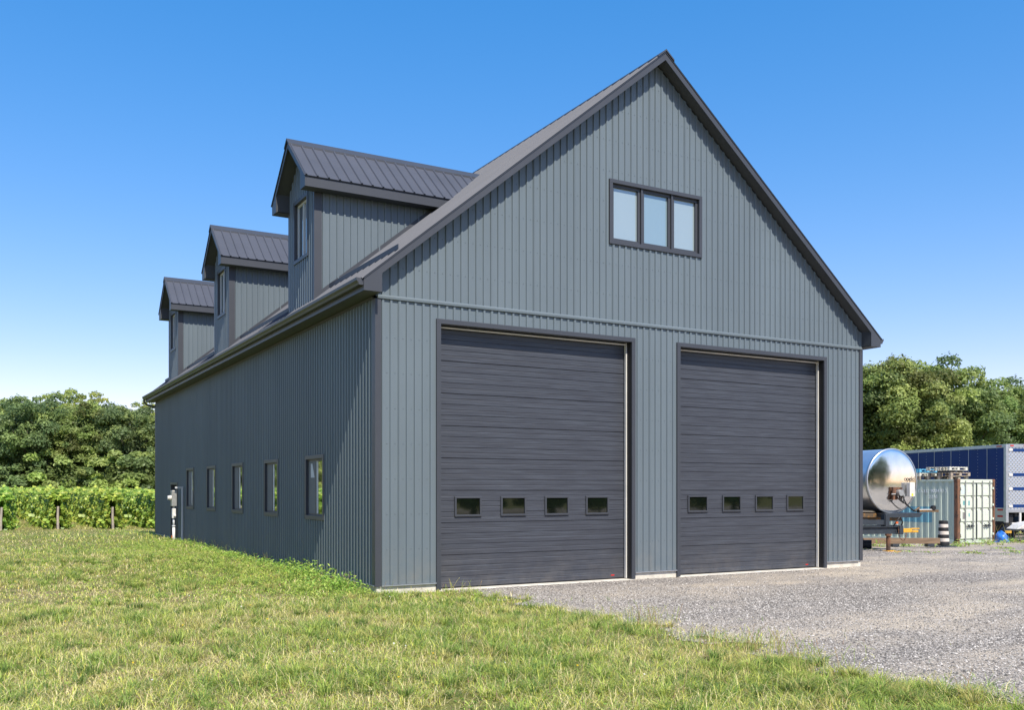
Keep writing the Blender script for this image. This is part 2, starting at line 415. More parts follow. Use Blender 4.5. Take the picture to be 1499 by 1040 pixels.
# ================================================================== BARN
W_, LEN = 11.92, 22.3
XC = W_/2; ZE = 4.85; SL = .82
def zroof(x): return 5.36+SL*x if x < XC else 5.36+SL*(W_-x)
barn = thing('barn', 'large slate blue metal barn with charcoal gable roof, three dormers and two big garage doors', 'barn')
FR = dict(o=(0, 0, 0), U=(1, 0, 0), V=(0, 0, 1), W=(0, -1, 0))       # front: a=X b=Z c=out
SD = dict(o=(0, 0, 0), U=(0, 1, 0), V=(0, 0, 1), W=(-1, 0, 0))       # left side
RT = dict(o=(W_, 0, 0), U=(0, 1, 0), V=(0, 0, 1), W=(1, 0, 0))
BK = dict(o=(0, LEN, 0), U=(1, 0, 0), V=(0, 0, 1), W=(0, 1, 0))
D1 = (1.11, 5.41, 4.60); D2 = (6.46, 10.76, 4.60)
doorholes = [(d[0]+.03, d[1]-.03, -1, d[2]-.03) for d in (D1, D2)]
GW = (4.79, 7.11, 6.385, 7.645)
gwhole = [(GW[0]+.03, GW[1]-.03, GW[2]+.03, GW[3]-.03)]
mb = MB(**FR); sc = MB(**FR)
corr(mb, .04, W_-.04, 0, 4.85, doorholes, screws=sc)
fw = mb.build('front_wall', M['wall'], barn); sc.build('screw_heads', M['screw'], fw, split=False)['kind'] = 'stuff'
mb = MB(**FR); sc = MB(**FR)
corr(mb, .0, W_, 4.88, lambda u: zroof(u)-.14, gwhole, breaks=(XC,), screws=sc)
gw_ = mb.build('gable_wall', M['wall'], barn); sc.build('screw_heads', M['screw'], gw_, split=False)['kind'] = 'stuff'
mb = MB(**FR)
mb.prism([(0, 4.845), (.038, 4.85), (.042, 4.885), (.005, 4.915), (0, 4.915)], .0, W_, 0)
# prism with axis 0 gives (x, b, c): b up, c out -> reorder
mb.v = []; mb.f = []; mb.mi = []
mb.prism([(4.845, 0), (4.848, .040), (4.885, .044), (4.912, .022), (4.912, 0)], .02, W_-.02, 0)
mb.build('band_trim', M['wall'], barn)

sidewins = [(2.65, 3.86), (5.80, 6.99), (8.97, 10.15), (12.07, 13.25), (15.10, 16.28)]
sdoor = (17.75, 19.05, -.12, 1.87)
sholes = [(a+.03, b-.03, 1.05, 2.28) for a, b in sidewins]+[(sdoor[0]+.03, sdoor[1]-.03, -1, sdoor[3]-.03)]
mb = MB(**SD); sc = MB(**SD)
corr(mb, .04, LEN-.04, 0, 4.86, sholes, screws=sc)
sw = mb.build('side_wall', M['side'], barn); sc.build('screw_heads', M['screw'], sw, split=False)['kind'] = 'stuff'
mb = MB(**RT); corr(mb, .04, LEN-.04, 0, 4.86); mb.build('side_wall', M['side'], barn)
mb = MB(**BK); corr(mb, .0, W_, 0, lambda u: zroof(u)-.14, breaks=(XC,)); mb.build('back_wall', M['wall'], barn)

# corner trims (L sections)
def lcorner(x, y, sx, sy):
    m = MB()
    w1, w2, t, e = .085, .115, .012, .024
    xs = sorted((x-sx*e, x-sx*(e-t))); ys = sorted((y-sy*e, y-sy*(e-t)))
    # face parallel to X (front/back) and face parallel to Y (side)
    a = sorted((x-sx*e, x+sx*w1)); m.box(a[0], a[1], ys[0], ys[1], -.02, 4.84)
    b = sorted((y-sy*(e-t), y+sy*w2)); m.box(xs[0], xs[1], b[0], b[1], -.02, 4.84)
    m.build('corner_trim', M['trim'], barn)
lcorner(0, 0, 1, 1); lcorner(W_, 0, -1, 1); lcorner(0, LEN, 1, -1); lcorner(W_, LEN, -1, -1)
# base flashing on both long sides and the front piers
m = MB()
m.box(-.036, -.001, .02, sdoor[0]-.01, -.022, -.004); m.box(-.036, -.001, sdoor[1]+.01, LEN, -.022, -.004)
for a, b in ((.09, D1[0]), (D1[1], D2[0]), (D2[1], W_-.09)): m.box(a+.002, b-.002, -.036, -.001, -.022, -.004)
m.build('base_flashing', M['flash'], barn)
# foundation
m = MB()
m.box(.012, W_-.012, .34, LEN-.012, -.75, -.024)
for a, b in ((.012, D1[0]+.04), (D1[1]-.04, D2[0]+.04), (D2[1]-.04, W_-.012)): m.box(a, b, .008, .34, -.75, -.024)
for d in (D1, D2): m.box(d[0]+.04, d[1]-.04, -.035, .34, -.75, -.142)
m.build('foundation', M['concrete'], barn, bevel=.006)

# ---- roof generator in frame (a across, d depth, z up)
def roof_set(parent, o, A, D, half, inner, ze, zb, za, d0, wall_d, dlen, pitch, zlow=None, th=.15, both_ends=False, roofname='roof', mat=None):
    s = (za-ze)/half; n = 1/math.sqrt(1+s*s)
    zl = zlow or (lambda d: ze)
    F_ = dict(o=o, U=A, V=D, W=(0, 0, 1))
    m = MB(**F_)
    # ribbed steel on both slopes
    hgt, rw, fl = .026, .022, .014
    for sg in (-1, 1):
        us = [(d0-.02, 0)]; k = 0
        while d0+k*pitch < dlen:
            c = d0+.02+k*pitch
            us += [(c-rw/2-fl, 0), (c-rw/2, hgt), (c+rw/2, hgt), (c+rw/2+fl, 0)]; k += 1
        us = [u for u in us if u[0] <= dlen]; us.append((dlen, 0)); us.sort()
        def P(d, hh, z):
            y = (za-z)/s
            return (sg*(y+hh*s*n), d, z+.012+hh*n)
        zs_ = ze-.025
        for (da, ha), (db, hb) in zip(us[:-1], us[1:]):
            if db-da < 1e-6: continue
            z1, z2 = max(zl(da)-.03, zs_), max(zl(db)-.03, zs_)
            q = [P(da, ha, z1), P(db, hb, z2), P(db, hb, za), P(da, ha, za)]
            m.quad(*(q if sg < 0 else q[::-1]))
            if z1 <= zs_+1e-6:   # closed rib ends at the eave
                q2 = [P(da, ha, z1), P(da, -.02, z1), P(db, -.02, z2), P(db, hb, z2)]
                m.quad(*q2)
    rf = m.build(roofname, mat or M['roof'], parent)
    # ridge cap
    m = MB(**F_)
    w = min(.2, half*.14)
    for sg in (-1, 1):
        q = [(0, d0-.03, za+.055), (0, dlen, za+.055), (sg*w, dlen, za+.055-w*s), (sg*w, d0-.03, za+.055-w*s)]
        m.quad(*q); m.quad((sg*w, d0-.03, za+.055-w*s), (sg*w, dlen, za+.055-w*s), (sg*w, dlen, za+.015-w*s), (sg*w, d0-.03, za+.015-w*s))
    m.quad((-w, d0-.03, za+.055-w*s), (0, d0-.03, za+.055), (w, d0-.03, za+.055-w*s), (w, d0-.03, za+.02-w*s), (0, d0-.03, za+.02), (-w, d0-.03, za+.02-w*s))
    m.build('ridge_cap', M['trim'], parent)
    # rake fascia: frames at each open end
    ends = [(d0, 1)] + ([(dlen, -1)] if both_ends else [])
    m = MB(**F_)
    for dd, dirn in ends:
        for sg in (-1, 1):
            zi = za-(inner)*s-th
            poly = [(sg*half, ze), (sg*half, zb), (sg*inner, zb), (sg*inner, zi), (0, za-th), (0, za)]
            m.v_start = len(m.v)
            c0, c1 = sorted((dd, dd+dirn*.022))
            n0 = len(poly)
            vs = [(q[0], c0, q[1]) for q in poly]+[(q[0], c1, q[1]) for q in poly]
            m.add(vs, [tuple(range(n0)), tuple(range(n0, 2*n0))[::-1]]+[(i, i+n0, (i+1) % n0+n0, (i+1) % n0) for i in range(n0)])
    # eave fascia
    e0, e1 = d0+.024, (dlen-.024 if both_ends else dlen)
    for sg in (-1, 1):
        a = sorted((sg*half, sg*(half-.02))); m.box(a[0], a[1], e0, e1, zb, ze-.01)
    m.build('fascia', M['trim'], parent)
    # rake drip edge, a thin bright lip on the fascia
    m = MB(**F_)
    for dd, dirn in ends:
        for sg in (-1, 1):
            q = [(sg*half*1.0, dd-dirn*.012, ze+.018), (0, dd-dirn*.012, za+.018), (0, dd+dirn*.03, za+.03), (sg*half, dd+dirn*.03, ze+.03)]
            m.quad(*q)
            m.quad((sg*half, dd-dirn*.012, ze-.012), (0, dd-dirn*.012, za-.012), (0, dd-dirn*.012, za+.018), (sg*half, dd-dirn*.012, ze+.018))
    m.build('drip_edge', M['trim'], parent)
    # soffits
    m = MB(**F_)
    for dd, dirn in ends:
        c0, c1 = (d0+.024, wall_d+.02) if dirn > 0 else (dlen-(wall_d-d0)-.02, dlen-.024)
        for sg in (-1, 1):
            m.quad((sg*inner, c0, za-inner*s-.10), (0, c0, za-.10), (0, c1, za-.10), (sg*inner, c1, za-inner*s-.10))
            m.quad((sg*inner, c0, zb+.003), (sg*inner, c1, zb+.003), (sg*inner, c1, za-inner*s-.10), (sg*inner, c0, za-inner*s-.10))
    for sg in (-1, 1):
        a = sorted((sg*(half-.021), sg*(inner-.0))); m.box(a[0], a[1], e0, e1, zb+.004, zb+.016)
    m.build('soffit', M['soffit'], parent)
    return rf
roof_set(barn, (XC, 0, 0), (1, 0, 0), (0, 1, 0), 6.28, 5.96, 5.10, 4.90, 10.25, -.28, 0, LEN+.28, .305, both_ends=True)
# frieze strip under the eaves
m = MB(**SD); m.box(.10, LEN-.1, 4.845, 4.898, .0, .028); m.box(.10, LEN-.1, 4.845, 4.898, -W_-.028, -W_)
m.build('frieze_trim', M['trim'], barn)
# gutters (K profile)
def gutter(x, sg):
    m = MB((x, 0, 0), (sg, 0, 0), (0, 1, 0), (0, 0, 1))
    prof = [(.0, 5.09), (.0, 4.985), (.075, 4.985), (.088, 5.02), (.118, 5.055), (.122, 5.10), (.108, 5.10), (.104, 5.06), (.076, 5.03), (.068, 4.997), (.012, 4.997), (.012, 5.09)]
    c0, c1 = -.265, LEN+.265; n0 = len(prof)
    vs = [(q[0], c0, q[1]) for q in prof]+[(q[0], c1, q[1]) for q in prof]
    m.add(vs, [(i, i+n0, (i+1) % n0+n0, (i+1) % n0) for i in range(n0)])
    for c in (c0, c1): m.quad((0, c, 5.09), (0, c, 4.985), (.075, c, 4.985), (.088, c, 5.02), (.118, c, 5.055), (.122, c, 5.10))
    g = m.build('gutter', M['trim'], barn); return g
g1 = gutter(-.322, -1); g2 = gutter(W_+.322, 1)
m = MB(); m.tube([(-.39, LEN+.14, 4.99), (-.39, LEN+.14, 4.90), (-.30, LEN+.13, 4.80), (-.02, LEN+.12, 4.74), (.22, LEN+.12, 4.70), (.30, LEN+.10, 4.6), (.30, LEN+.10, .1)], .035, 8)
m.build('downspout', M['trim'], barn, smooth=True)

# ---- windows
def frame_boxes(m, a0, a1, b0, b1, w, c0, c1):
    m.box(a0, a1, b1-w, b1, c0, c1); m.box(a0, a1, b0, b0+w, c0, c1)
    m.box(a0, a0+w, b0+w, b1-w, c0, c1); m.box(a1-w, a1, b0+w, b1-w, c0, c1)
for i, (a, b) in enumerate(sidewins):
    z0, z1 = 1.02, 2.31
    m = MB(**SD); frame_boxes(m, a, b, z0, z1, .085, -.10, .034)
    fr = m.build('window', M['trim'], barn, bevel=.004)
    mid = (a+b)/2
    m = MB(**SD); frame_boxes(m, a+.087, b-.087, z0+.087, z1-.087, .035, -.05, -.014); m.box(mid-.02, mid+.02, z0+.13, z1-.13, -.048, -.006)
    m.build('sash', M['trim'], fr)
    m = MB(**SD); m.box(mid-.085, mid-.023, z0+.123, z1-.123, -.025, -.016); m.build('meeting_rail', M['white'], fr)
    m = MB(**SD); m.box(a+.123, mid-.022, z0+.123, z1-.123, -.034, -.026); m.build('pane', M['glass'], fr)
    m = MB(**SD); m.box(mid+.022, b-.123, z0+.123, z1-.123, -.034, -.018); m.build('insect_screen', M['screen'], fr)
    if i == 0:
        m = MB(**SD); m.prism([(mid+.10, z1-.45), (mid+.34, z1-.45), (mid+.34, z1-.17), (mid+.24, z1-.17)], -.017, -.0155, 2); m.build('sticker', M['pvc'], fr, label='pale sticker left on the window screen')
m = MB(**FR); frame_boxes(m, *GW, .075, -.12, .040)
fr = m.build('window', M['trim'], barn, bevel=.004, label='wide triple window in the gable')
m = MB(**FR)
xs = [GW[0]+.077, 5.585, 6.345, GW[1]-.077]
for k in range(3):
    a0 = xs[k]+(0 if k == 0 else .022); a1 = xs[k+1]-(0 if k == 2 else .022)
    frame_boxes(m, a0, a1, GW[2]+.077, GW[3]-.077, .055, -.10, -.02)
m.build('sash', M['trim'], fr, bevel=.003)
m = MB(**FR)
for x in xs[1:3]: m.box(x-.02, x+.02, GW[2]+.077, GW[3]-.077, -.10, .012)
m.build('mullion', M['trim'], fr)
for k in range(3):
    a0 = xs[k]+.05; a1 = xs[k+1]-.05
    m = MB(**FR); m.box(a0, a1, GW[2]+.13, GW[3]-.13, -.07, -.062); m.build('pane', M['gglass' if k != 1 else 'gglass2'], fr)

# side entry door
m = MB(**SD); a, b, c, d = sdoor
m.box(a, b, d-.08, d, -.10, .034); m.box(a, a+.08, c, d-.08, -.10, .034); m.box(b-.08, b, c, d-.08, -.10, .034)
ed = m.build('entry_door_frame', M['trim'], barn)
m = MB(**SD); m.box(a+.082, b-.082, c, d-.082, -.14, -.10); m.build('entry_door', M['steel'], ed)
m = MB((-.0, 0, 0)); m.tube([(.09, a+.18, .92), (.03, a+.18, .92), (.03, a+.28, .92)], .012, 8); m.build('door_handle', M['galv'], ed)

# ---- garage doors
wins1 = [(1.57, 2.11), (2.51, 3.05), (3.46, 4.00), (4.39, 4.93)]
wins2 = [(6.93, 7.47), (7.87, 8.40), (8.81, 9.35), (9.75, 10.28)]
for d, wins, wz in ((D1, wins1, (1.135, 1.495)), (D2, wins2, (1.15, 1.50))):
    m = MB(**FR)                                   # dark frame with a deep reveal
    m.box(d[0], d[1], d[2]-.085, d[2], -.30, .036)
    m.box(d[0], d[0]+.085, -.141, d[2]-.085, -.30, .036); m.box(d[1]-.085, d[1], -.141, d[2]-.085, -.30, .036)
    m.build('door_frame', M['trim'], barn, bevel=.004)
    m = MB(**FR); m.box(d[1]-.088, d[1]-.0855, -.14, d[2]-.09, -.128, .0); m.build('jamb_shade', M['black'], barn)  # black strip added to paint the shade on the right reveal
    a0, a1, zt = d[0]+.087, d[1]-.087, d[2]-.087
    m = MB(**FR); m.box(a0, a0+.012, -.13, zt, -.17, -.135); m.box(a1-.026, a1, -.13, zt, -.185, -.13); m.box(a0+.013, a1-.037, zt-.045, zt-.022, -.16, -.12)
    m.build('weather_seal', M['seal'], barn)
    # panel skin with section joints and pressed lines
    m = MB(**FR); fc = -.21
    b0, b1 = -.128, zt-.03; nsec = 8; sh = (b1-b0)/nsec
    pts = []
    for k in range(nsec):
        base = b0+k*sh
        pts += [(base, -.016), (base+.010, 0)]
        for j in (1, 2, 3, 4, 5):
            q = base+sh*j/6
            dq = -.008 if j in (2, 4) else -.0045
            pts += [(q-.010, 0), (q-.003, dq), (q+.003, dq), (q+.009, 0)]
        pts += [(base+sh-.010, 0)]
    pts.append((b1, -.016))
    for (z0, n0), (z1, n1) in zip(pts[:-1], pts[1:]):
        m.quad((a0, z0, fc+n0), (a1, z0, fc+n0), (a1, z1, fc+n1), (a0, z1, fc+n1))
    m.quad((a0, b0, fc-.04), (a1, b0, fc-.04), (a1, b0, fc-.016), (a0, b0, fc-.016))
    gd = m.build('garage_door', M['door'], barn)
    m = MB(**FR); m.box(a0, a1, b0-.012, b0-.001, fc-.035, fc+.004); m.build('bottom_seal', M['black'], gd)
    for (wa, wb) in wins:
        m = MB(**FR); frame_boxes(m, wa, wb, wz[0], wz[1], .035, fc-.01, fc+.028); m.build('door_window', M['trim'], gd, bevel=.004)
        m = MB(**FR); m.box(wa+.036, wb-.036, wz[0]+.036, wz[1]-.036, fc-.008, fc+.008); m.build('pane', M['dglass'], gd)
    m = MB(**FR); m.box(a1-.33, a1-.25, -.075, -.055, fc, fc+.004); m.build('maker_sticker', M['red'], gd, label='tiny red sticker at the foot of the door')

# ---- dormers
def dormer(yc, idx):
    xf = .10; hw = .88; zw = 7.66; za = 8.90; ze = 7.86
    s = (za-ze)/1.19
    A = MB(o=(xf, 0, 0), U=(0, 1, 0), V=(0, 0, 1), W=(-1, 0, 0))
    ww = (yc-.505, yc+.505, 6.43, 7.77)
    corr(A, yc-hw, yc+hw, zroof(xf)-.06, lambda u: min(za-.12-s*abs(u-yc), za-.12), [(ww[0]+.03, ww[1]-.03, ww[2]+.03, ww[3]-.03)], breaks=(yc,), phase=yc-hw+.05)
    xe = (zw+.1-5.36)/SL
    for sg in (-1, 1):
        A.frame((0, yc+sg*hw, 0), (1, 0, 0), (0, 0, 1), (0, sg, 0))
        corr(A, xf, xe, lambda u: zroof(u)-.05, zw+.1, phase=xf+.06)
    d = A.build('dormer', M['wall'], barn)
    roof_set(d, (0, yc, 0), (0, 1, 0), (1, 0, 0), 1.19, .88, ze, 7.64, za, -.20, xf, 4.36, .232,
             zlow=lambda x: 5.36+SL*x, th=.14, roofname='dormer_roof')
    m = MB()
    for sg in (-1, 1):
        y = yc+sg*hw; t = .012; e = .022
        ys = sorted((y+sg*e, y+sg*(e-t)))
        a = sorted((y-sg*.07, y+sg*e)); m.box(xf-e, xf-e+t, a[0], a[1], zroof(xf)-.05, 7.65)
        m.box(xf-e+t, xf+.14, ys[0], ys[1], zroof(xf)-.05, 7.65)
    m.build('corner_trim', M['trim'], d)
    m = MB()                                    # apron flashing where the dormer meets the roof
    for sg in (-1, 1):
        ya, yb = sorted((yc+sg*(hw+.002), yc+sg*(hw+.11)))
        x0, x1 = xf-.03, 2.95
        vs = [(x0, ya, zroof(x0)+.045), (x1, ya, zroof(x1)+.045), (x1, yb, zroof(x1)+.045), (x0, yb, zroof(x0)+.045)]
        m.add(vs, [(0, 1, 2, 3)])
        yi = yc+sg*(hw+.024)
        m.add([(x0, yi, zroof(x0)+.04), (x1, yi, zroof(x1)+.04), (x1, yi, zroof(x1)+.13), (x0, yi, zroof(x0)+.13)], [(0, 1, 2, 3)])
    m.build('flashing', M['trim'], d)
    m = MB(o=(xf, 0, 0), U=(0, 1, 0), V=(0, 0, 1), W=(-1, 0, 0)); frame_boxes(m, *ww, .08, -.09, .034)
    m.build('window_frame', M['trim'], d, bevel=.004)
    m = MB(o=(xf, 0, 0), U=(0, 1, 0), V=(0, 0, 1), W=(-1, 0, 0))
    frame_boxes(m, ww[0]+.082, ww[1]-.082, ww[2]+.082, ww[3]-.082, .04, -.07, -.04); m.box(yc-.02, yc+.02, ww[2]+.12, ww[3]-.12, -.07, -.03)
    m.build('sash', M['pvc'], d)
    for sg in (-1, 1):
        a = sorted((yc+sg*.022, yc+sg*.385))
        m = MB(o=(xf, 0, 0), U=(0, 1, 0), V=(0, 0, 1), W=(-1, 0, 0)); m.box(a[0], a[1], ww[2]+.12, ww[3]-.12, -.068, -.058)
        m.build('pane', M['dormglass'], d)
    return d
for i, yc in enumerate((4.48, 11.83, 19.15)): dormer(yc, i)
# snow guard rails across the roof between the dormers
segs = [(-.12, 3.45), (5.50, 10.82), (12.85, 18.15), (20.15, 22.4)]
for a, b in segs:
    m = MB(); x = .36; z = zroof(x)
    m.box(x-.012, x, a, b, z+.035, z+.125); m.box(x, x+.06, a, b, z+.032, z+.042)
    k = a+.15
    while k < b: m.prism([(x, z+.043), (x+.07, z+.075), (x, z+.12)], k, k+.015, 1); k += .61
    m.build('snow_guard', M['roof'], barn)

# ================================================================== GROUND
def grid(xs, ys, dz=0.0):
    X, Y = np.meshgrid(xs, ys, indexing='xy'); Z = ground_z(X, Y)+dz
    V = np.stack([X.ravel(), Y.ravel(), Z.ravel()], 1); nx = len(xs); ny = len(ys)
    i = np.arange(nx-1)[None, :]+np.arange(ny-1)[:, None]*nx
    F = np.stack([i, i+1, i+1+nx, i+nx], -1).reshape(-1, 4); return V, F
def axis_pts(lo, hi, step, far):
    a = np.arange(lo, hi+1e-6, step); ext = []; d = step; x = 0
    while x < far: d *= 1.25; x += d; ext.append(x)
    ext = np.array(ext); return np.concatenate([lo-ext[::-1], a, hi+ext])
xs = axis_pts(-14, 34, .2, 900); ys = axis_pts(-18, 18, .2, 900)
V, F = grid(xs, ys)
g = fast('ground', V, F, M['ground'], smooth=True); tag(g, kind='structure')
def edge_x(y):                       # left edge of the gravel
    y = np.asarray(y, float)
    e = 1.66 + .14*np.sin(y*.9+.4)+.08*np.sin(y*2.3)+.34*(vnoise(y*0+3, y, .7, 5)-.5)+.22*(vnoise(y*0+9, y, .28, 6)-.5)
    return e - .12*sstep(-2.5, .3, y)
def gravel_mask(x, y):
    e = edge_x(y)
    n = (vnoise(x, y, .35, 2)-.5)*.75
    front = (x+n > e) & (y < .35)
    right = (x > W_-.3) & (y < 10.6+2.2*vnoise(x, y*0, 3, 9)+n)
    return (front | right) & (y > -60) & (x < 75)
gx = axis_pts(.6, 34, .1, 40); gx = gx[gx > .5]; gy = axis_pts(-17, 14, .1, 40)
V, F = grid(gx, gy, .012)
def pack(x, y):
    v = y - .10*x + .9*(vnoise(x, y, 5.0, 61)-.5)
    b = vnoise(x*.13, v, .75, 62)*.55 + vnoise(x*.3, v, .38, 63)*.25 + vnoise(x, y, .5, 64)*.20
    return np.clip((b-.30)/.42, 0, 1)
cen = V[F].mean(1); keep = gravel_mask(cen[:, 0], cen[:, 1]); F = F[keep]
used, inv = np.unique(F.ravel(), return_inverse=True); V = V[used]; F = inv.reshape(-1, 4)
gr = fast('gravel_yard', V, F, M['gravel'], smooth=True)
pa = gr.data.attributes.new('pack', 'FLOAT', 'POINT'); pa.data.foreach_set('value', pack(V[:, 0], V[:, 1]).astype(np.float32)); tag(gr, kind='structure')

# ---- loose stones
def stones(n, dmin, dmax, s0, s1, latpad=1.5):
    dep = dmin+(dmax-dmin)*rng.random(n)**1.0
    lim = .56*dep+latpad; lat = (rng.random(n)*2-1)*lim
    P = CAM[:2]+lat[:, None]*RGT+dep[:, None]*FWD
    k = gravel_mask(P[:, 0]+.15*(rng.random(n)-.3), P[:, 1]) & ~((P[:, 0] < W_+.05) & (P[:, 1] > -.05))
    k &= rng.random(n) < 1.0-.62*pack(P[:, 0], P[:, 1])
    return P[k], s0+(s1-s0)*rng.random(k.sum())**2.2
A1, S1 = stones(230000, 7, 17, .005, .017); A2, S2 = stones(60000, 17, 34, .009, .020)
P = np.concatenate([A1, A2]); S = np.concatenate([S1, S2]); n = len(P)
base = np.array([[1, 0, 0], [0, 1, 0], [-1, 0, 0], [0, -1, 0], [0, 0, .8], [0, 0, -.6]], float)
Vv = base[None]*(.6+.7*rng.random((n, 6, 1)))*S[:, None, None]
ang = rng.random(n)*6.28; ca, sa = np.cos(ang), np.sin(ang)
Vx = Vv[:, :, 0]*ca[:, None]-Vv[:, :, 1]*sa[:, None]; Vy = Vv[:, :, 0]*sa[:, None]+Vv[:, :, 1]*ca[:, None]
z0 = ground_z(P[:, 0], P[:, 1])+.012+S*.25
Vv = np.stack([Vx+P[:, :1], Vy+P[:, 1:], Vv[:, :, 2]+z0[:, None]], -1).reshape(-1, 3)
ft = np.array([[0, 1, 4], [1, 2, 4], [2, 3, 4], [3, 0, 4]])
Fv = (ft[None]+np.arange(n)[:, None, None]*6).reshape(-1, 3)
g0 = .10+.44*rng.random(n)**1.4; c = np.stack([g0*1.09, g0, g0*.90], 1); c *= (1+.08*(rng.random((n, 1))-.5))
st = fast('gravel_stones', Vv, Fv, M['stone'], tint=np.repeat(c, 4, 0)); tag(st, 'loose grey stones scattered over the gravel yard', 'gravel', kind='stuff')

# ---- grass
def grass_zone(n, dmin, dmax, hmin, hmax, w, power=1.0, segs=2):
    dep = dmin+(dmax-dmin)*rng.random(n)**power
    lim = .565*dep+1.5; lat = (rng.random(n)*2-1)*lim
    P = CAM[:2]+lat[:, None]*RGT+dep[:, None]*FWD
    x, y = P[:, 0], P[:, 1]
    k = ~((x > -.06) & (x < W_+.1) & (y > -.06) & (y < LEN+.1))
    onG = gravel_mask(x+.28*(rng.random(n)-.5)*2, y)
    ex = x-edge_x(y); stray = (rng.random(n) < .30*np.exp(-np.clip(ex, 0, 9)*2.6)*(vnoise(x, y, .22, 91) > .5)) & (y < 0)
    k &= (~onG) | stray
    bare = vnoise(x, y, .9, 11)*.55+vnoise(x, y, .33, 12)*.45
    k &= rng.random(n) < np.where(bare > .66, .22, 1.0)
    P = P[k]; n = len(P); x, y = P[:, 0], P[:, 1]
    big = vnoise(x, y, 3.2, 21); med = vnoise(x, y, .8, 22); sm = vnoise(x, y, .28, 23)
    lush = np.clip((.44*big+.44*med+.34*sm-.61)*2.1+.40, 0, 1)
    # greener beside the left wall and in the front strip next to the gravel
    nearwall = np.exp(-np.clip(-x, 0, 9)/2.2)*(y > -1.5)*(x < .2); lush = np.clip(lush+.28*nearwall, 0, 1)
    farlush = sstep(4, 25, y)*.16; lush = np.clip(lush+farlush, 0, 1)
    hgt = (hmin+(hmax-hmin)*rng.random(n)**1.4)*(.45+.85*lush)
    az = rng.random(n)*6.283; lean = hgt*(.35+1.7*rng.random(n))
    dx, dy = np.cos(az), np.sin(az); px, py = -dy, dx
    ww = w*(.6+.8*rng.random(n))
    z0 = ground_z(x, y)-.005
    def pt(t, side, wf):
        hx = x+dx*lean*t*t+px*ww*side*wf; hy = y+dy*lean*t*t+py*ww*side*wf
        return np.stack([hx, hy, z0+hgt*(t-.25*t*t*lean/np.maximum(hgt, 1e-4))], 1)
    if segs == 2:
        vs = np.stack([pt(0, -1, 1), pt(0, 1, 1), pt(.55, 1, .8), pt(.55, -1, .8), pt(1, 1, .12), pt(1, -1, .12)], 1)
        fq = np.array([[0, 1, 2, 3], [3, 2, 4, 5]]); nv = 6
    else:
        vs = np.stack([pt(0, -1, 1), pt(0, 1, 1), pt(1, 1, .3), pt(1, -1, .3)], 1); fq = np.array([[0, 1, 2, 3]]); nv = 4
    F = (fq[None]+np.arange(n)[:, None, None]*nv).reshape(-1, 4)
    green = np.array([.33, .45, .085]); yel = np.array([.64, .63, .13]); dry = np.array([.80, .68, .36]); dk = np.array([.12, .22, .055])
    r = rng.random(n)
    c = np.where((r < lush*.75)[:, None], green, yel)
    c = np.where((rng.random(n) < .20+.48*(1-lush))[:, None], dry, c)
    c = np.where((rng.random(n) < .22*lush)[:, None], dk, c)
    red = (rng.random(n) < .10*(1-lush)); c = np.where(red[:, None], np.array([.42, .25, .17]), c)
    c = c*(.60+.78*rng.random((n, 1)))
    return vs.reshape(-1, 3), F, np.repeat(c, len(fq), 0)
parts = [grass_zone(240000, 6.6, 14, .035, .15, .0028), grass_zone(170000, 13.5, 26, .045, .115, .0050), grass_zone(130000, 25, 60, .05, .12, .010, segs=1)]
V = np.concatenate([p[0] for p in parts]); off = np.cumsum([0]+[len(p[0]) for p in parts[:-1]])
F = np.concatenate([p[1]+o for p, o in zip(parts, off)]); C = np.concatenate([p[2] for p in parts])
gs = fast('grass', V, F, M['grass'], tint=C); tag(gs, 'rough green and straw coloured grass covering the meadow', 'grass', kind='stuff')

def leaf_quads(P, Nn, size, aspect=.75, jitter=.6):
    n = len(P); d = Nn+jitter*rng.normal(size=(n, 3)); d /= np.linalg.norm(d, axis=1, keepdims=True)+1e-9
    a = rng.normal(size=(n, 3)); u = np.cross(d, a); u /= np.linalg.norm(u, axis=1, keepdims=True)+1e-9; v = np.cross(d, u)
    s = size[:, None] if np.ndim(size) else size
    V = np.stack([P-u*s, P-v*s*aspect*.9+u*s*.1, P+u*s*1.05, P+v*s*aspect+u*s*.0], 1).reshape(-1, 3)
    F = np.arange(4*n).reshape(-1, 4); return V, F

# weeds: seed-head stalks along the gravel edge, the wall foot and the container line
def stalks(pts, hmin, hmax):
    V = []; F = []; C = []
    for x, y in pts:
        z = gz(x, y); h = random.uniform(hmin, hmax); az = random.uniform(0, 6.28); l = h*random.uniform(.1, .45); w = .0022
        col = random.choice([(.44, .38, .14), (.50, .44, .16), (.36, .42, .10), (.30, .38, .09), (.38, .24, .13)])
        q = [Vector((x+math.cos(az)*l*t*t, y+math.sin(az)*l*t*t, z+h*t*(1-.12*t))) for t in (0, .4, .75, 1.0)]
        sd = Vector((RGT[0], RGT[1], 0))
        ws = (w, w, w*.9, w*.6)
        for i in range(3):
            b = len(V); V += [q[i]-sd*ws[i], q[i]+sd*ws[i], q[i+1]+sd*ws[i+1], q[i+1]-sd*ws[i+1]]; F.append([b, b+1, b+2, b+3]); C.append(col)
        for k in range(9):
            t = .74+.26*k/8; p = q[2].lerp(q[3], (t-.74)/.26); d = Vector((random.gauss(0, 1), random.gauss(0, 1), random.uniform(.2, 1))).normalized()*random.uniform(.008, .018)
            b = len(V); o = d.cross(Vector((0, 0, 1)))*.5; V += [p, p+d*.5+o, p+d, p+d*.5-o]; F.append([b, b+1, b+2, b+3]); C.append(tuple(c*1.2 for c in col))
    return np.array([tuple(v) for v in V]), np.array(F), np.array(C)
pts = []
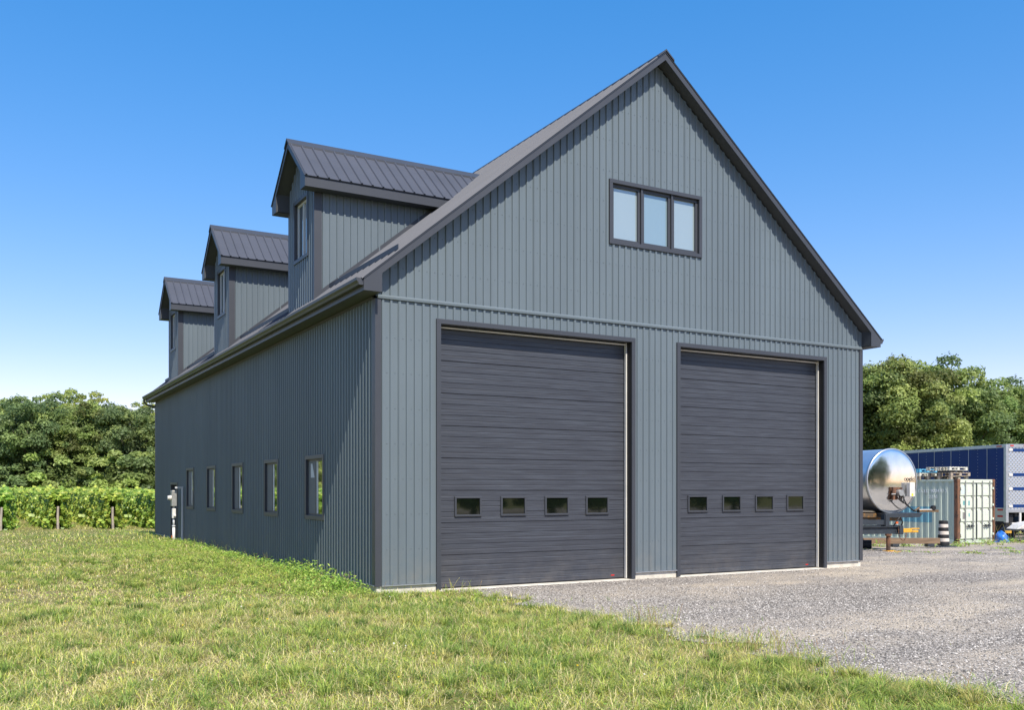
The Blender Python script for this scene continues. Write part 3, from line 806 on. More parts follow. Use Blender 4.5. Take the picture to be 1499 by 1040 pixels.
for _ in range(1500):
    y = random.uniform(-11.5, -.3); q_ = (float(edge_x(y))+random.gauss(-.08, .32), y)
    if float(vnoise(q_[0], q_[1], .55, 33)) > .60: pts.append(q_)
for _ in range(160): y = random.uniform(.4, 16); pts.append((-abs(random.gauss(.08, .12))-.05, y))
for _ in range(500):
    d = random.uniform(7.5, 16); l = random.uniform(-.57, .3)*d; p = at(l, d)
    if p[0] < 1.2 and not (p[0] > -.1 and p[1] > -.1): pts.append(p)
V, F, C = stalks(pts, .08, .34)
o = fast('seed_grass', V, F, M['grass'], tint=C); tag(o, 'thin straw coloured seed heads standing above the meadow and gravel edge', 'grass', kind='stuff')

def leafy(name, centers, label, cat, size, nleaf, cols, kind='stuff', hz=(.02, .2)):
    Ps = []
    for (x, y, r, h) in centers:
        n = int(nleaf*r*r*14)+8; a = rng.random(n)*6.283; rr = r*np.sqrt(rng.random(n))
        px = x+rr*np.cos(a); py = y+rr*np.sin(a); top = h*np.sqrt(np.clip(1-(rr/r)**2, .02, 1))
        pz = ground_z(px, py)+top*(.25+.75*rng.random(n)**.6); Ps.append(np.stack([px, py, pz], 1))
    P = np.concatenate(Ps); n = len(P)
    V, F = leaf_quads(P, np.tile([0, -.15, .8], (n, 1)), size*(.6+.8*rng.random(n)), .5, .55)
    c = np.array(cols)[rng.integers(0, len(cols), n)]*(.7+.6*rng.random((n, 1)))
    o = fast(name, V, F, M['grass'], tint=c); return tag(o, label, cat, kind=kind)
WC = [(.29, .44, .07), (.38, .54, .09), (.20, .34, .07), (.50, .60, .14)]
cs = []
for _ in range(46):
    y = random.uniform(.1, 4.9); cs.append((-.18-abs(random.gauss(0, .28)), y, random.uniform(.16, .34), random.uniform(.16, .36)))
for _ in range(40):
    y = random.uniform(4.5, 16); cs.append((-.14-abs(random.gauss(0, .2)), y, random.uniform(.10, .26), random.uniform(.08, .22)))
leafy('weed_patch', cs, 'low bushy green weeds growing against the near end of the long side wall', 'weeds', .028, 42, WC)
cs = []
for _ in range(800):
    y = random.uniform(-.5, 17); x = -.15-abs(random.gauss(0, 1.5)); cs.append((x, y, random.uniform(.07, .24), random.uniform(.06, .17)))
for _ in range(420):
    d = random.uniform(6.8, 24); p = at(random.uniform(-.56, .1)*d, d)
    if p[0] < -.3 or (p[1] < -.4 and p[0] < 1.3): cs.append((p[0], p[1], random.uniform(.05, .15), random.uniform(.03, .08)))
for _ in range(30):
    y = random.uniform(-1.4, -.2); cs.append((random.uniform(.2, 1.6), y, random.uniform(.06, .16), random.uniform(.05, .14)))
leafy('clover_patches', cs, 'small leafy clover and broadleaf patches spread through the grass', 'weeds', .017, 60, WC)
# weeds at the foot of the container and trailer
cs = []
for _ in range(95):
    x = random.uniform(21, 36); y = 7.6+random.uniform(-.9, .25)+(x-26.6)*-.1
    cs.append((x, y, random.uniform(.10, .34), random.uniform(.04, .30)))
for _ in range(36): cs.append((random.uniform(15, 34), random.uniform(1.5, 6), random.uniform(.1, .5), random.uniform(.02, .08)))
leafy('roadside_weeds', cs, 'ragged yellow green weeds along the foot of the shipping container', 'weeds', .04, 26, WC+[(.34, .30, .12), (.38, .33, .16)])
pts = [(random.uniform(27.5, 36), 7.0+random.uniform(-.8, .9)) for _ in range(110)]
V, F, C = stalks(pts, .3, .95); V = V.copy()
o = fast('tall_seed_grass', V, F, M['grass'], tint=C); tag(o, 'tall dry seed heads in front of the blue tarp and trailer', 'grass', kind='stuff')
# tussocks of longer arched blades
def tussocks(nt_, nb_):
    d = 6.8+17*rng.random(nt_)**.8; l = (rng.random(nt_)*2-1)*(.56*d+.5); T = CAM[:2]+l[:, None]*RGT+d[:, None]*FWD
    m_ = 170; T[:m_] = np.stack([.2+1.25*rng.random(m_), -11.5+3.6*rng.random(m_)], 1); T[:m_, 0] += -.9*(T[:m_, 1] < -10)*rng.random(m_)
    k = (~gravel_mask(T[:, 0]-.1, T[:, 1])) & ~((T[:, 0] > -.2) & (T[:, 0] < W_) & (T[:, 1] > -.15)) & ((vnoise(T[:, 0], T[:, 1], 2.2, 77) > .38) | (np.arange(nt_) < 170))
    T = T[k]; n = len(T)*nb_; c = np.repeat(T, nb_, 0); rad = np.repeat(.03+.07*rng.random(len(T)), nb_); hs_ = np.repeat(.09+.10*rng.random(len(T)), nb_)
    a = rng.random(n)*6.283; q = rad*np.sqrt(rng.random(n)); x = c[:, 0]+q*np.cos(a); y = c[:, 1]+q*np.sin(a); z = ground_z(x, y)
    az = a+rng.normal(size=n)*.6; h = hs_*(.5+.6*rng.random(n)); ln = h*(.4+1.2*rng.random(n)); w = .0028*(1+.5*rng.random(n))
    dx, dy = np.cos(az), np.sin(az)
    def pt(t, s, wf): return np.stack([x+dx*ln*t*t-dy*w*s*wf, y+dy*ln*t*t+dx*w*s*wf, z+h*(t*1.25-.45*t*t)], 1)
    V = np.stack([pt(0, -1, 1), pt(0, 1, 1), pt(.5, 1, .9), pt(.5, -1, .9), pt(1, 1, .1), pt(1, -1, .1)], 1).reshape(-1, 3)
    F = (np.array([[0, 1, 2, 3], [3, 2, 4, 5]])[None]+np.arange(n)[:, None, None]*6).reshape(-1, 4)
    pal = np.array([(.22, .34, .07), (.29, .42, .08), (.38, .48, .10), (.16, .27, .06), (.52, .50, .16)])
    cc = np.repeat(pal[rng.integers(0, 5, len(T))], nb_, 0)*(.7+.6*rng.random((n, 1)))
    o = fast('grass_tussocks', V, F, M['grass'], tint=np.repeat(cc, 2, 0)); tag(o, 'darker green tussocks of longer grass dotted over the meadow', 'grass', kind='stuff')
tussocks(1700, 46)
# small flowers
P = []
for _ in range(110):
    d = random.uniform(8, 30); p = at(random.uniform(-.56, .15)*d, d)
    if p[0] < -.3 or (p[1] < -.6 and p[0] < 1): P.append((p[0], p[1], gz(*p)+random.uniform(.05, .11)))
P = np.array(P); V, F = leaf_quads(P, np.tile([0, -.5, .8], (len(P), 1)), .009+.006*rng.random(len(P)), 1.0, .2)
c = np.where((rng.random(len(P)) < .45)[:, None], np.array([.75, .55, .03]), np.array([.75, .74, .68]))
o = fast('wildflowers', V, F, M['grass'], tint=c); tag(o, 'tiny yellow and white wildflowers dotted through the grass', 'flowers', kind='stuff')

# ================================================================== TREES
def crown_mesh(name, seed, rx, rz, zc, nb, nl, lsize, cols, parent):
    r2 = np.random.default_rng(seed); Ps = []; Ns = []; Cs = []; blobs = []
    for i in range(nb):
        th = r2.random()*6.283; cz = r2.random()*1.85-.85
        rr = math.sqrt(max(0, 1-cz*cz)); k = .70+.34*r2.random()
        zs = 1.0 if cz > 0 else .9
        c = np.array([rx*rr*math.cos(th)*k, rx*rr*math.sin(th)*k, zc+rz*cz*k*zs]); br = (.11+.13*r2.random())*rx
        blobs.append((c, br)); n = int(nl*(br/(.19*rx))**2)
        d = r2.normal(size=(n, 3)); d /= np.linalg.norm(d, axis=1, keepdims=True)
        d[:, 2] = np.where(d[:, 2] < -.3, -d[:, 2]*.8, d[:, 2])
        rad = br*(.62+.48*r2.random(n)**.7)*(1+.22*np.sin(d[:, 0]*7+i)*np.cos(d[:, 1]*6+2*i))
        P = c+d*rad[:, None]*np.array([1.05, 1.05, .92]); Ps.append(P); Ns.append(d*.8+np.array([0, 0, .45]))
        cc = np.array(cols)[r2.integers(0, len(cols))]*(.82+.36*r2.random())
        Cs.append(np.tile(cc, (n, 1))*(.75+.5*r2.random((n, 1))))
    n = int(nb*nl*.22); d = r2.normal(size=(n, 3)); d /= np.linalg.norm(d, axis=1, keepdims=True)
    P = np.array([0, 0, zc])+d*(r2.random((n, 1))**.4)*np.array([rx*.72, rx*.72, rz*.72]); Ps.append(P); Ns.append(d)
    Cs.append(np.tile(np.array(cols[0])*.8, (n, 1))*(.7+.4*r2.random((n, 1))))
    P = np.concatenate(Ps); Nn = np.concatenate(Ns); C = np.concatenate(Cs)
    V, F = leaf_quads(P, Nn, lsize*(.6+.8*r2.random(len(P))), .62, .55)
    return fast(name, V, F, M['leaf'], parent, tint=C), blobs
def tree_proto(seed, h, rx, cols, lsize=.135, nb=120, nl=210, clear=.06, label='', group=None):
    t = thing('broadleaf_tree', label, 'tree', group=group)
    zc = h*(1+clear)/2; rz = h*(1-clear)/2*.93
    cr, blobs = crown_mesh('crown', seed, rx, rz, zc, nb, nl, lsize, cols, t)
    m = MB(); rr = random.Random(seed); r0 = h*.019
    pts = [(0, 0, -.3)]; x = y = 0
    for k in range(1, 7):
        x += rr.gauss(0, .13); y += rr.gauss(0, .13); pts.append((x, y, h*.78*k/6))
    m.tube(pts, [r0*1.35, r0, r0*.88, r0*.72, r0*.55, r0*.36, r0*.15], 8)
    for c, br in rr.sample(blobs, 14):
        z0 = max(h*.16, min(h*.6, c[2]-math.hypot(c[0], c[1])*.9)); k = int(z0/(h*.78)*6); p0 = Vector(pts[max(1, min(5, k))])
        p1 = Vector(c); mid = p0.lerp(p1, .5)+Vector((0, 0, -.3)); m.tube([p0, mid, p1], [r0*.42, r0*.26, r0*.08], 5)
    m.build('trunk', M['bark'], t, smooth=True)
    return t
GC = [(.21, .29, .065), (.27, .35, .08), (.32, .40, .10), (.15, .22, .06)]
YC = [(.42, .44, .085), (.35, .40, .08), (.29, .36, .08)]
DC = [(.14, .21, .065), (.18, .26, .07), (.22, .30, .08)]
protos = [tree_proto(11, 13.5, 4.3, GC), tree_proto(12, 13.0, 3.9, GC+[(.14, .165, .038)]), tree_proto(13, 12.5, 4.4, DC), tree_proto(14, 14.0, 3.6, YC),
          tree_proto(15, 12.5, 5.0, GC+[(.135, .165, .036)], lsize=.115, nb=150, nl=330, clear=.08), tree_proto(16, 11.5, 4.2, GC+DC, lsize=.115, nb=130, nl=330, clear=.08),
          tree_proto(17, 5.2, 3.0, GC+[(.30, .40, .08)], lsize=.16, nb=26, nl=240, clear=.0)]
usedp = [False]*len(protos)
def put_tree(k, x, y, s, rz, label, group, sz=1.0):
    if not usedp[k]: t = protos[k]; usedp[k] = True
    else: t = copy_tree(protos[k])
    t.location = (x, y, gz(x, y)-.1); t.scale = (s, s, s*sz); t.rotation_euler = (0, 0, rz)
    t['label'] = label; t['category'] = 'tree'; t['group'] = group
    return t
# left tree line beyond the vineyard: front rank
random.seed(31)
ordn = ['leftmost', 'second', 'third', 'fourth', 'fifth', 'sixth', 'seventh', 'eighth', 'ninth', 'tenth', 'eleventh', 'twelfth']
def toplab(px): return px
LT = [ # photo column, depth, proto, height
    (-40, 108, 1, 12.2), (6, 106, 0, 12.2), (46, 104, 2, 12.8), (86, 107, 0, 13.0), (124, 105, 1, 11.9), (163, 108, 5, 11.5), (200, 106, 2, 12.0), (238, 107, 0, 11.2)]
names = ['green tree cut by the left picture edge in the tree line beyond the vines', 'full green tree at the left end of the far tree line', 'dark green rounded tree second from the left in the far tree line',
         'tall green tree third in the far tree line, yellow crown rising behind it', 'light green tree in the middle of the tree line beyond the vines', 'lower green tree between the middle of the tree line and the barn',
         'dark rounded tree in the tree line just left of the barn', 'green tree half hidden behind the left edge of the barn']
hh = {0: 13.5, 1: 13.0, 2: 12.5, 3: 14.0, 4: 12.5, 5: 11.5, 6: 5.2}
for (px, dp, k, h), lb in zip(LT, names):
    x, y = pix(px, dp); s = h/hh[k]; put_tree(k, x, y, s*1.0, random.uniform(0, 6), lb, 'trees in the line beyond the vineyard')
BT = [(-10, 117, 3, 13.6), (28, 118, 1, 13.2), (66, 119, 3, 14.0), (108, 117, 3, 14.4), (136, 119, 3, 14.3), (172, 118, 1, 12.5), (214, 117, 3, 13.2), (252, 118, 3, 12.8)]
bn = ['yellow tree top behind the left end of the far tree line', 'green crown peeping between the first two trees of the far line', 'yellow green crown rising behind the dark rounded tree', 'bright yellow crown standing tallest behind the far tree line',
      'second bright yellow crown just right of the tallest yellow one', 'green crown behind the gap in the middle of the far line', 'yellow green crown behind the dark tree near the barn', 'pale yellow crown against the left edge of the barn']
for (px, dp, k, h), lb in zip(BT, bn):
    x, y = pix(px, dp); put_tree(k, x, y, h/hh[k], random.uniform(0, 6), lb, 'trees in the line beyond the vineyard')
# understory
ul = ['low bush at the foot of the far tree line, %s from the left' % q for q in ('first', 'second', 'third', 'fourth', 'fifth', 'sixth', 'seventh')]
for i, lb in enumerate(ul):
    x, y = pix(-14+i*40, 103+random.uniform(-2, 2)); put_tree(6, x, y, random.uniform(.95, 1.3), random.uniform(0, 6), lb, 'bushes under the far tree line', .95)
# trees further left, seen only as reflections in the side windows
for i in range(7):
    x, y = pix(-110-i*75, 104+random.uniform(-3, 3)); put_tree([0, 2, 1][i % 3], x, y, random.uniform(.92, 1.05), random.uniform(0, 6), 'trees of the far line reflected in the side windows', 'trees reflected in the windows')
for i in range(9):
    x, y = pix(-60-i*58, 101+random.uniform(-2, 2)); put_tree(6, x, y, 1.15, random.uniform(0, 6), 'bushes of the far line reflected in the side windows', 'bushes reflected in the windows')
# right tree group behind the trailers
RTREES = [(1238, 82, 4, 12.9, 'broad green tree right beside the barn corner, behind the tanker'), (1312, 80, 4, 13.1, 'tall broad green tree above the polished tank end'),
          (1372, 82, 5, 13.4, 'tall green tree standing above the container'), (1418, 84, 4, 11.3, 'green tree shoulder dipping toward the gap above the trailer'),
          (1462, 88, 5, 12.4, 'loose green tree above the rear of the blue trailer'), (1512, 84, 4, 10.3, 'green tree running off the right edge of the picture')]
for px, dp, k, h, lb in RTREES:
    x, y = pix(px, dp); put_tree(k, x, y, h/hh[k], random.uniform(0, 6), lb, 'trees behind the parked trailers')
RB = [(1274, 94, 0, 12.5, 'tree deep behind the broad green tree next to the barn'), (1345, 95, 1, 13.4, 'yellowish green tree behind the gap above the tanker'), (1440, 97, 3, 12.0, 'yellow green tree behind the dip in the right tree group'), (1492, 96, 1, 11.6, 'small tree behind the right edge trees')]
for px, dp, k, h, lb in RB:
    x, y = pix(px, dp); put_tree(k, x, y, h/hh[k], random.uniform(0, 6), lb, 'trees behind the parked trailers')
rl = ['low bush under the right trees, nearest the barn', 'low bush under the right trees, above the tank end', 'low bush under the right trees, above the pallets', 'low bush under the right trees, above the trailer rear', 'low bush at the right edge under the trees']
for i, lb in enumerate(rl):
    x, y = pix(1262+i*62, 90); put_tree(6, x, y, 1.15, random.uniform(0, 6), lb, 'bushes under the right trees')
# trees across the yard, mirrored by the door glass
for i in range(6):
    put_tree([0, 2, 1][i % 3], 19+i*5.6, -41-random.uniform(0, 4), random.uniform(.8, .95), random.uniform(0, 6), 'trees across the yard mirrored in the door windows', 'trees mirrored in the door windows')
for i in range(7):
    put_tree(6, 18+i*4.6, -38-random.uniform(0, 2), .75, random.uniform(0, 6), 'bushes across the yard mirrored in the door windows', 'bushes mirrored in the door windows')

# ================================================================== VINEYARD
def vine_mesh(L, parent, dens):
    # dens: leaves per metre near the start; falls off with distance
    n = int(dens*L); u = rng.random(n)**1.35*L
    h = rng.random(n)**.8
    side = np.where(rng.random(n) < .5, -1, 1)
    lw = vnoise(u, side*3.0+h*1.5, .8, 41); lz = vnoise(u, u*0, .75, 42)*.6+vnoise(u, u*0, .3, 43)*.4
    wid = .30+.36*lw; prof = np.sqrt(np.clip(1-(2*h-1)**4, 0.12, 1)); r = .62+.48*rng.random(n)
    endr = np.clip(u/.9, 0, 1)**.5
    x = side*wid*prof*r*(.45+.55*endr); top = rng.random(n) < .22
    x = np.where(top, (rng.random(n)*2-1)*wid*.9, x)
    tz = (1.04+.36*lz)*(.78+.22*endr)
    z = .30+tz*h; z = np.where(top, .30+tz*(.96+.12*rng.random(n)), z)
    drape = rng.random(n) < .16; z = np.where(drape, .03+.45*rng.random(n), z); x = np.where(drape, x*1.25, x)
    shoot = rng.random(n) < .012; z = np.where(shoot, z+.25*rng.random(n)*(top*1.0), z)
    u = u - .3*(1-endr)*rng.random(n)*1.5
    P = np.stack([x, u, z], 1)
    Nn = np.stack([np.where(top, 0, side)*.8, -.35*np.ones(n), np.where(top, 1, .55)], 1)
    s = (.060+.062*rng.random(n))*(1+np.abs(u)/L*.9)
    V, F = leaf_quads(P, Nn, s, .85, .65)
    cols = np.array([(.21, .34, .05), (.28, .42, .07), (.15, .26, .045), (.38, .46, .08)])
    c = cols[rng.integers(0, 4, n)]*(.75+.5*rng.random((n, 1)))
    return fast('foliage', V, F, M['vine'], parent, tint=c)
vy = []
YV0 = 29.9; LV = 62
proto_row = thing('grapevine_row', '', 'vines'); vine_mesh(LV, proto_row, 620)
m = MB()
for k in range(26):
    y = .25+k*2.4; m.tube([(0, y, -.05), (.03, y+.04, .4), (-.02, y+.1, .85)], [.028, .022, .014], 5)
m.build('stem', M['stem'], proto_row, smooth=True, split=False)['kind'] = 'stuff'
XV = [-.64-2.15*k for k in range(-3, 13)]
desc = {0: 'row of grapevines just left of the barn, behind the right hand end post', 1: 'row of grapevines behind the middle end post', 2: 'row of grapevines at the left picture edge, behind the leftmost end post'}
first = True
for k, xv in zip(range(-3, 13), XV):
    t = proto_row if first else copy_tree(proto_row); first = False
    y0 = YV0+.25*abs(k) + random.uniform(-.1, .1)
    t.location = (xv, y0, gz(xv, y0)); t['group'] = 'rows of grapevines in the vineyard'; t['category'] = 'grapevines'
    t['label'] = desc.get(k, 'row of leafy green grapevines hidden by the barn or by the rows in front')
    if k % 2: t.scale = (-1, 1, 1.03)
    m = MB(); h = .98; m.tube([(0, 0, -.1), (.0, .01, h*.5), (.02, .0, h)], [.055, .05, .048], 8)
    m.tube([(0, .0, h-.12), (0, 1.2, h-.1)], .004, 4)
    p = m.build('vineyard_post', M['post']); p.location = (xv, y0-.42, gz(xv, y0)); p.rotation_euler = (R_(random.uniform(-4, 2)), R_(random.uniform(-3, 3)), 0)
    pl = {0: 'leaning grey wooden end post of the vine row nearest the barn', 1: 'pale grey wooden end post in the middle of the visible vine rows', 2: 'grey wooden end post at the left picture edge'}
    tag(p, pl.get(k, 'wooden end post of a vine row outside the view'), 'post', 'end posts of the vine rows')

# ================================================================== METER POST
mx, my = -.30, 16.9
mt = thing('electric_meter_post', 'pale grey electric meter on a white conduit post in front of the barn side door', 'electric meter', (mx, my, gz(mx, my)))
g0_ = -gz(mx, my)
m = MB(); m.tube([(0, 0, -.2), (0, 0, .44+g0_)], .045, 12); m.build('conduit', M['pvcw'], mt, smooth=True)
m = MB(); m.tube([(0, 0, .44+g0_), (0, 0, .70+g0_)], .034, 12); m.tube([(0, 0, .42+g0_), (0, 0, .47+g0_)], .055, 12); m.build('riser_pipe', M['pvc'], mt, smooth=True)
m = MB(); m.box(-.055, .055, -.07, .07, .70+g0_, 1.02+g0_); m.box(-.02, .05, -.13, -.07, .76+g0_, .82+g0_); m.build('junction_box', M['pvcw'], mt, bevel=.01)
m = MB(); m.box(-.02, .02, -.03, .03, 1.021+g0_, 1.09+g0_); m.build('nipple', M['pvcw'], mt)
m = MB(); m.box(-.075, .075, -.13, .13, 1.09+g0_, 1.60+g0_); mbx = m.build('meter_box', M['galv'], mt, bevel=.012)
m = MB(); m.tube([(-.075, .0, 1.36+g0_), (-.14, .0, 1.36+g0_)], .078, 16); m.tube([(-.14, 0, 1.36+g0_), (-.19, 0, 1.36+g0_)], .066, 16); m.build('meter_dial', M['white'], mt, smooth=False, bevel=.004)
m = MB(); m.box(.20, .25, -.25, -.17, -.1, 1.66+g0_); m.box(.0, .25, -.25, -.19, 1.66+g0_, 1.72+g0_); m.build('service_riser', M['pvc'], mt)
m = MB(); m.box(-.07, -.05, -.03, .03, .10, .18); m.build('marker_tag', M['orange'], mt)

# ================================================================== CONTAINER
cx0, cy0 = 26.78, 7.95; cz = gz(26.6, 8)-.0; CROT = .03
CH, CWD, CL = 2.50, 2.44, 6.06
ct = thing('shipping_container', 'pale mint steel shipping container with rusty corner post and closed doors', 'container', (cx0, cy0, cz), CROT)
def csheet(m, a0, a1, b0, b1, c):
    p = .278; us = []; a = a0
    while a < a1-1e-6:
        for e, h in ((0, 0), (.09, 0), (.139, -.045), (.23, -.045)):
            if a+e < a1: us.append((a+e, h))
        a += p
    us.append((a1, 0))
    for (ua, ha), (ub, hb) in zip(us[:-1], us[1:]): m.quad((ua, b0, c+ha), (ub, b0, c+hb), (ub, b1, c+hb), (ua, b1, c+ha))
m = MB(o=(0, 0, 0), U=(0, 1, 0), V=(0, 0, 1), W=(-1, 0, 0)); csheet(m, .16, CL-.16, .16, CH-.1, -.015)
m.frame((CWD, 0, 0), (0, 1, 0), (0, 0, 1), (1, 0, 0)); csheet(m, .16, CL-.16, .16, CH-.1, -.015)
m.frame((0, CL, 0), (1, 0, 0), (0, 0, 1), (0, 1, 0)); csheet(m, .16, CWD-.16, .16, CH-.1, -.015)
m.build('side_panel', M['mint'], ct)
m = MB(); m.box(.02, CWD-.02, .1, CL-.02, CH-.045, CH-.02); m.build('roof', M['mint'], ct)
m = MB()
for x0 in (0, CWD-.06): m.box(x0, x0+.06, .162, CL-.162, CH-.1, CH-.01); m.box(x0, x0+.06, .162, CL-.162, .02, .16)
m.box(.162, CWD-.162, CL-.08, CL-.01, CH-.12, CH-.01); m.box(.162, CWD-.162, .02, .12, .02, .14)
m.build('rail', M['mint'], ct, bevel=.006)
m = MB(); m.box(.162, CWD-.162, .01, .12, CH-.14, CH-.01); m.build('door_header', M['mintdoor'], ct)
for (x0, y0, w, l) in ((0, 0, .16, .16), (CWD-.10, 0, .10, .16), (0, CL-.16, .16, .16), (CWD-.16, CL-.16, .16, .16)):
    m = MB(); m.box(x0, x0+w, y0, y0+l, .14, CH-.12); m.build('corner_post', M['rust'], ct, bevel=.01)
m = MB()
for x0 in (0, CWD-.17):
    for y0 in (0, CL-.17):
        for z0 in (0, CH-.118): m.box(x0-.004, x0+.174, y0-.004, y0+.174, z0, z0+.118)
m.build('corner_casting', M['rust'], ct, bevel=.012)
dx0, dx1 = .165, CWD-.105; mid = (dx0+dx1)/2
for j, (a, b) in enumerate(((dx0, mid-.006), (mid+.006, dx1))):
    m = MB(o=(0, 0, 0), U=(1, 0, 0), V=(0, 0, 1), W=(0, -1, 0))
    m.box(a, b, .15, CH-.15, -.10, -.055)
    zz = [.15, .82, 1.34, 1.82, CH-.15]
    for z0, z1 in zip(zz[:-1], zz[1:]): # raised flat panels between recessed bands
        m.box(a+.05, b-.05, z0+.045, z1-.045, -.055, -.022)
    dd = m.build('container_door', M['mintdoor'], ct, bevel=.008)
    for q in (.30, .76):
        x = a+(b-a)*q
        m = MB(); m.tube([(x, -.012, .10), (x, -.012, CH-.06)], .019, 8)
        for z in (.20, .82, 1.34, 1.82, CH-.2): m.box(x-.045, x+.045, -.012, .03, z-.03, z+.03)
        m.build('lock_rod', M['galv'], dd)
        m = MB(); s = 1 if q < .5 else -1
        m.box(x-.02, x+s*.32 if s > 0 else x+.02, -.05, -.035, .66, .695) if s > 0 else m.box(x-.32, x+.02, -.05, -.035, .66, .695)
        m.box(x+s*.17-.03, x+s*.17+.03, -.062, -.03, .63, .74); m.tube([(x+s*.1, -.05, .68), (x+s*.05, -.055, .78)], .01, 6)
        m.build('door_handle', M['steel'], dd)
    m = MB()
    for z in (.35, .95, 1.5, 2.15):
        xh = a+.01 if j == 0 else b-.09
        m.box(xh, xh+.08, -.022, .05, z-.04, z+.04)
    m.build('hinge', M['mintdoor'], dd)
m = MB(o=(0, 0, 0), U=(1, 0, 0), V=(0, 0, 1), W=(0, -1, 0)); m.box(mid-.02, mid+.02, .15, CH-.15, -.05, -.018); m.build('door_gasket', M['steel'], ct)
def patch(a0, a1, b0, b1, mat, nm='repair_patch'):
    m = MB(o=(0, 0, 0), U=(1, 0, 0), V=(0, 0, 1), W=(0, -1, 0)); m.box(a0, a1, b0, b1, -.021, -.0185); m.build(nm, mat, ct)
patch(.24, .46, 1.93, 2.25, M['palepatch']); patch(.66, .78, 1.96, 2.2, M['white'])
patch(.36, .48, 1.50, 1.66, M['teal']); patch(.70, .80, 1.48, 1.66, M['teal']); patch(.34, .50, .96, 1.22, M['greypatch']); patch(.72, .80, 1.05, 1.18, M['teal'])
text_mesh('door_number', 'CCLU 900470', .105, M['redwhite'], ct, (mid+.12, .0175, 2.12), (1, 0, 0), (0, 0, 1), .001)
text_mesh('door_number', '2210', .105, M['redwhite'], ct, (mid+.42, .0175, 1.96), (1, 0, 0), (0, 0, 1), .001)
for r_ in range(6):
    text_mesh('weight_table', '30.480 KGS', .045, M['redwhite'], ct, (mid+.58, .0175, 1.70-.075*r_ if r_ < 3 else 1.47-.075*r_), (1, 0, 0), (0, 0, 1), .001)
# writing on the long side: x = .0 face, reading direction towards the doors
text_mesh('side_number', 'CCLU 900470 2', .19, M['redwhite'], ct, (.013, 1.72+.0, 1.98), (0, -1, 0), (0, 0, 1), .002)
text_mesh('side_number', '2210', .19, M['redwhite'], ct, (.013, 1.25, 1.75), (0, -1, 0), (0, 0, 1), .002)
def csheet_patch(nm, mat, a0, a1, b0, b1):
    m = MB(o=(0, 0, 0), U=(0, 1, 0), V=(0, 0, 1), W=(-1, 0, 0)); p = .278; us = []; a = .16
    while a < CL-.16:
        for e, h in ((0, 0), (.09, 0), (.139, -.045), (.23, -.045)): us.append((a+e, h))
        a += p
    us = [u for u in us if a0 <= u[0] <= a1]
    for (ua, ha), (ub, hb) in zip(us[:-1], us[1:]): m.quad((ua, b0, -.011+ha), (ub, b0, -.011+hb), (ub, b1, -.011+hb), (ua, b1, -.011+ha))
    m.build(nm, mat, ct)
csheet_patch('painted_panel', M['bluepatch'], 1.1, 4.9, .80, 1.42)

# pallets on the roof of the container
def pallet(name, label, mat, x, y, z, rz, L=1.2, Wd=1.0, mat2=None):
    t = thing(name, label, 'pallet', (x, y, z), rz, 'pallets stacked on the container')
    m = MB()
    for k in range(7): m.box(-L/2+k*(L-.1)/6, -L/2+k*(L-.1)/6+.1, -Wd/2, Wd/2, .122, .14)
    m.build('deck_boards', mat, t, split=False)
    m = MB()
    for y0 in (-Wd/2, -.045, Wd/2-.09):
        m.box(-L/2, L/2, y0, y0+.09, .10, .121)
        for x0 in (-L/2, -.07, L/2-.14): m.box(x0, x0+.14, y0, y0+.09, .02, .099)
        m.box(-L/2, L/2, y0, y0+.09, 0, .019)
    m.build('runners', mat2 or mat, t); return t
zt = cz+CH-.018
def on_cont(a, b): # container local -> world
    c, s = math.cos(CROT), math.sin(CROT); return cx0+a*c-b*s, cy0+a*s+b*c
for i, (a, b, k, rz, mat, lb) in enumerate([
    (.62, .85, 0, .05, M['wood'], 'grey weathered pallet at the bottom of the left stack on the container'),
    (.66, .80, 1, -.03, M['wood'], 'grey weathered pallet in the middle of the left stack on the container'),
    (.55, 2.1, 0, .0, M['wood'], 'weathered pallet lying behind the stacks on the container roof'),
    (.60, .86, 2.55, .02, M['whitewood'], 'white painted pallet on top of the stack near the container corner'),
    (.52, 2.12, 1, .04, M['whitewood'], 'whitish pallet on the rear stack on the container roof'),
    (.50, 2.10, 2.1, .03, M['bluewood'], 'bright blue painted pallet on top of the rear stack')]):
    x, y = on_cont(a, b); pallet('pallet', lb, mat, x, y, zt+k*.141, rz+CROT)
for a, b, lb in ((.45, .75, 'short timber bearer under the white pallet, left one'), (.9, .75, 'short timber bearer under the white pallet, right one')):
    x, y = on_cont(a, b); m = MB(); m.box(-.05, .05, -.4, .4, 0, .074); o = m.build('timber_bearer', M['steel'], bevel=.004); o.location = (x, y, zt+.283); tag(o, lb, 'timber', 'bearers between the pallets')

# ================================================================== BLUE SEMI TRAILER
tx, ty = 34.04, 10.69; tz = gz(34, 10)
TD = Vector((.289, .957, 0)).normalized(); rz = math.atan2(-TD.x, TD.y)
tr = thing('semi_trailer', 'long navy blue box trailer with silver edges and patterned steel rear doors', 'trailer', (tx, ty, tz), rz)
TL, TW, T0, T1 = 16.0, 2.6, 1.12, 4.12
m = MB(); m.box(.02, TW-.02, .04, TL, T0+.16, T1-.14); m.build('body', M['bluevan'], tr)
m = MB(); m.box(0, TW, .06, TL+.01, T1-.14, T1); m.box(-.004, TW+.004, .06, TL, T1-.15, T1-.13); m.build('roof_rail', M['alu'], tr, bevel=.01)
m = MB(); m.box(0, .05, .1, TL, T0, T0+.16); m.box(TW-.05, TW, .1, TL, T0, T0+.16); m.build('bottom_rail', M['alu'], tr)
m = MB()
yy = .55; k = 0
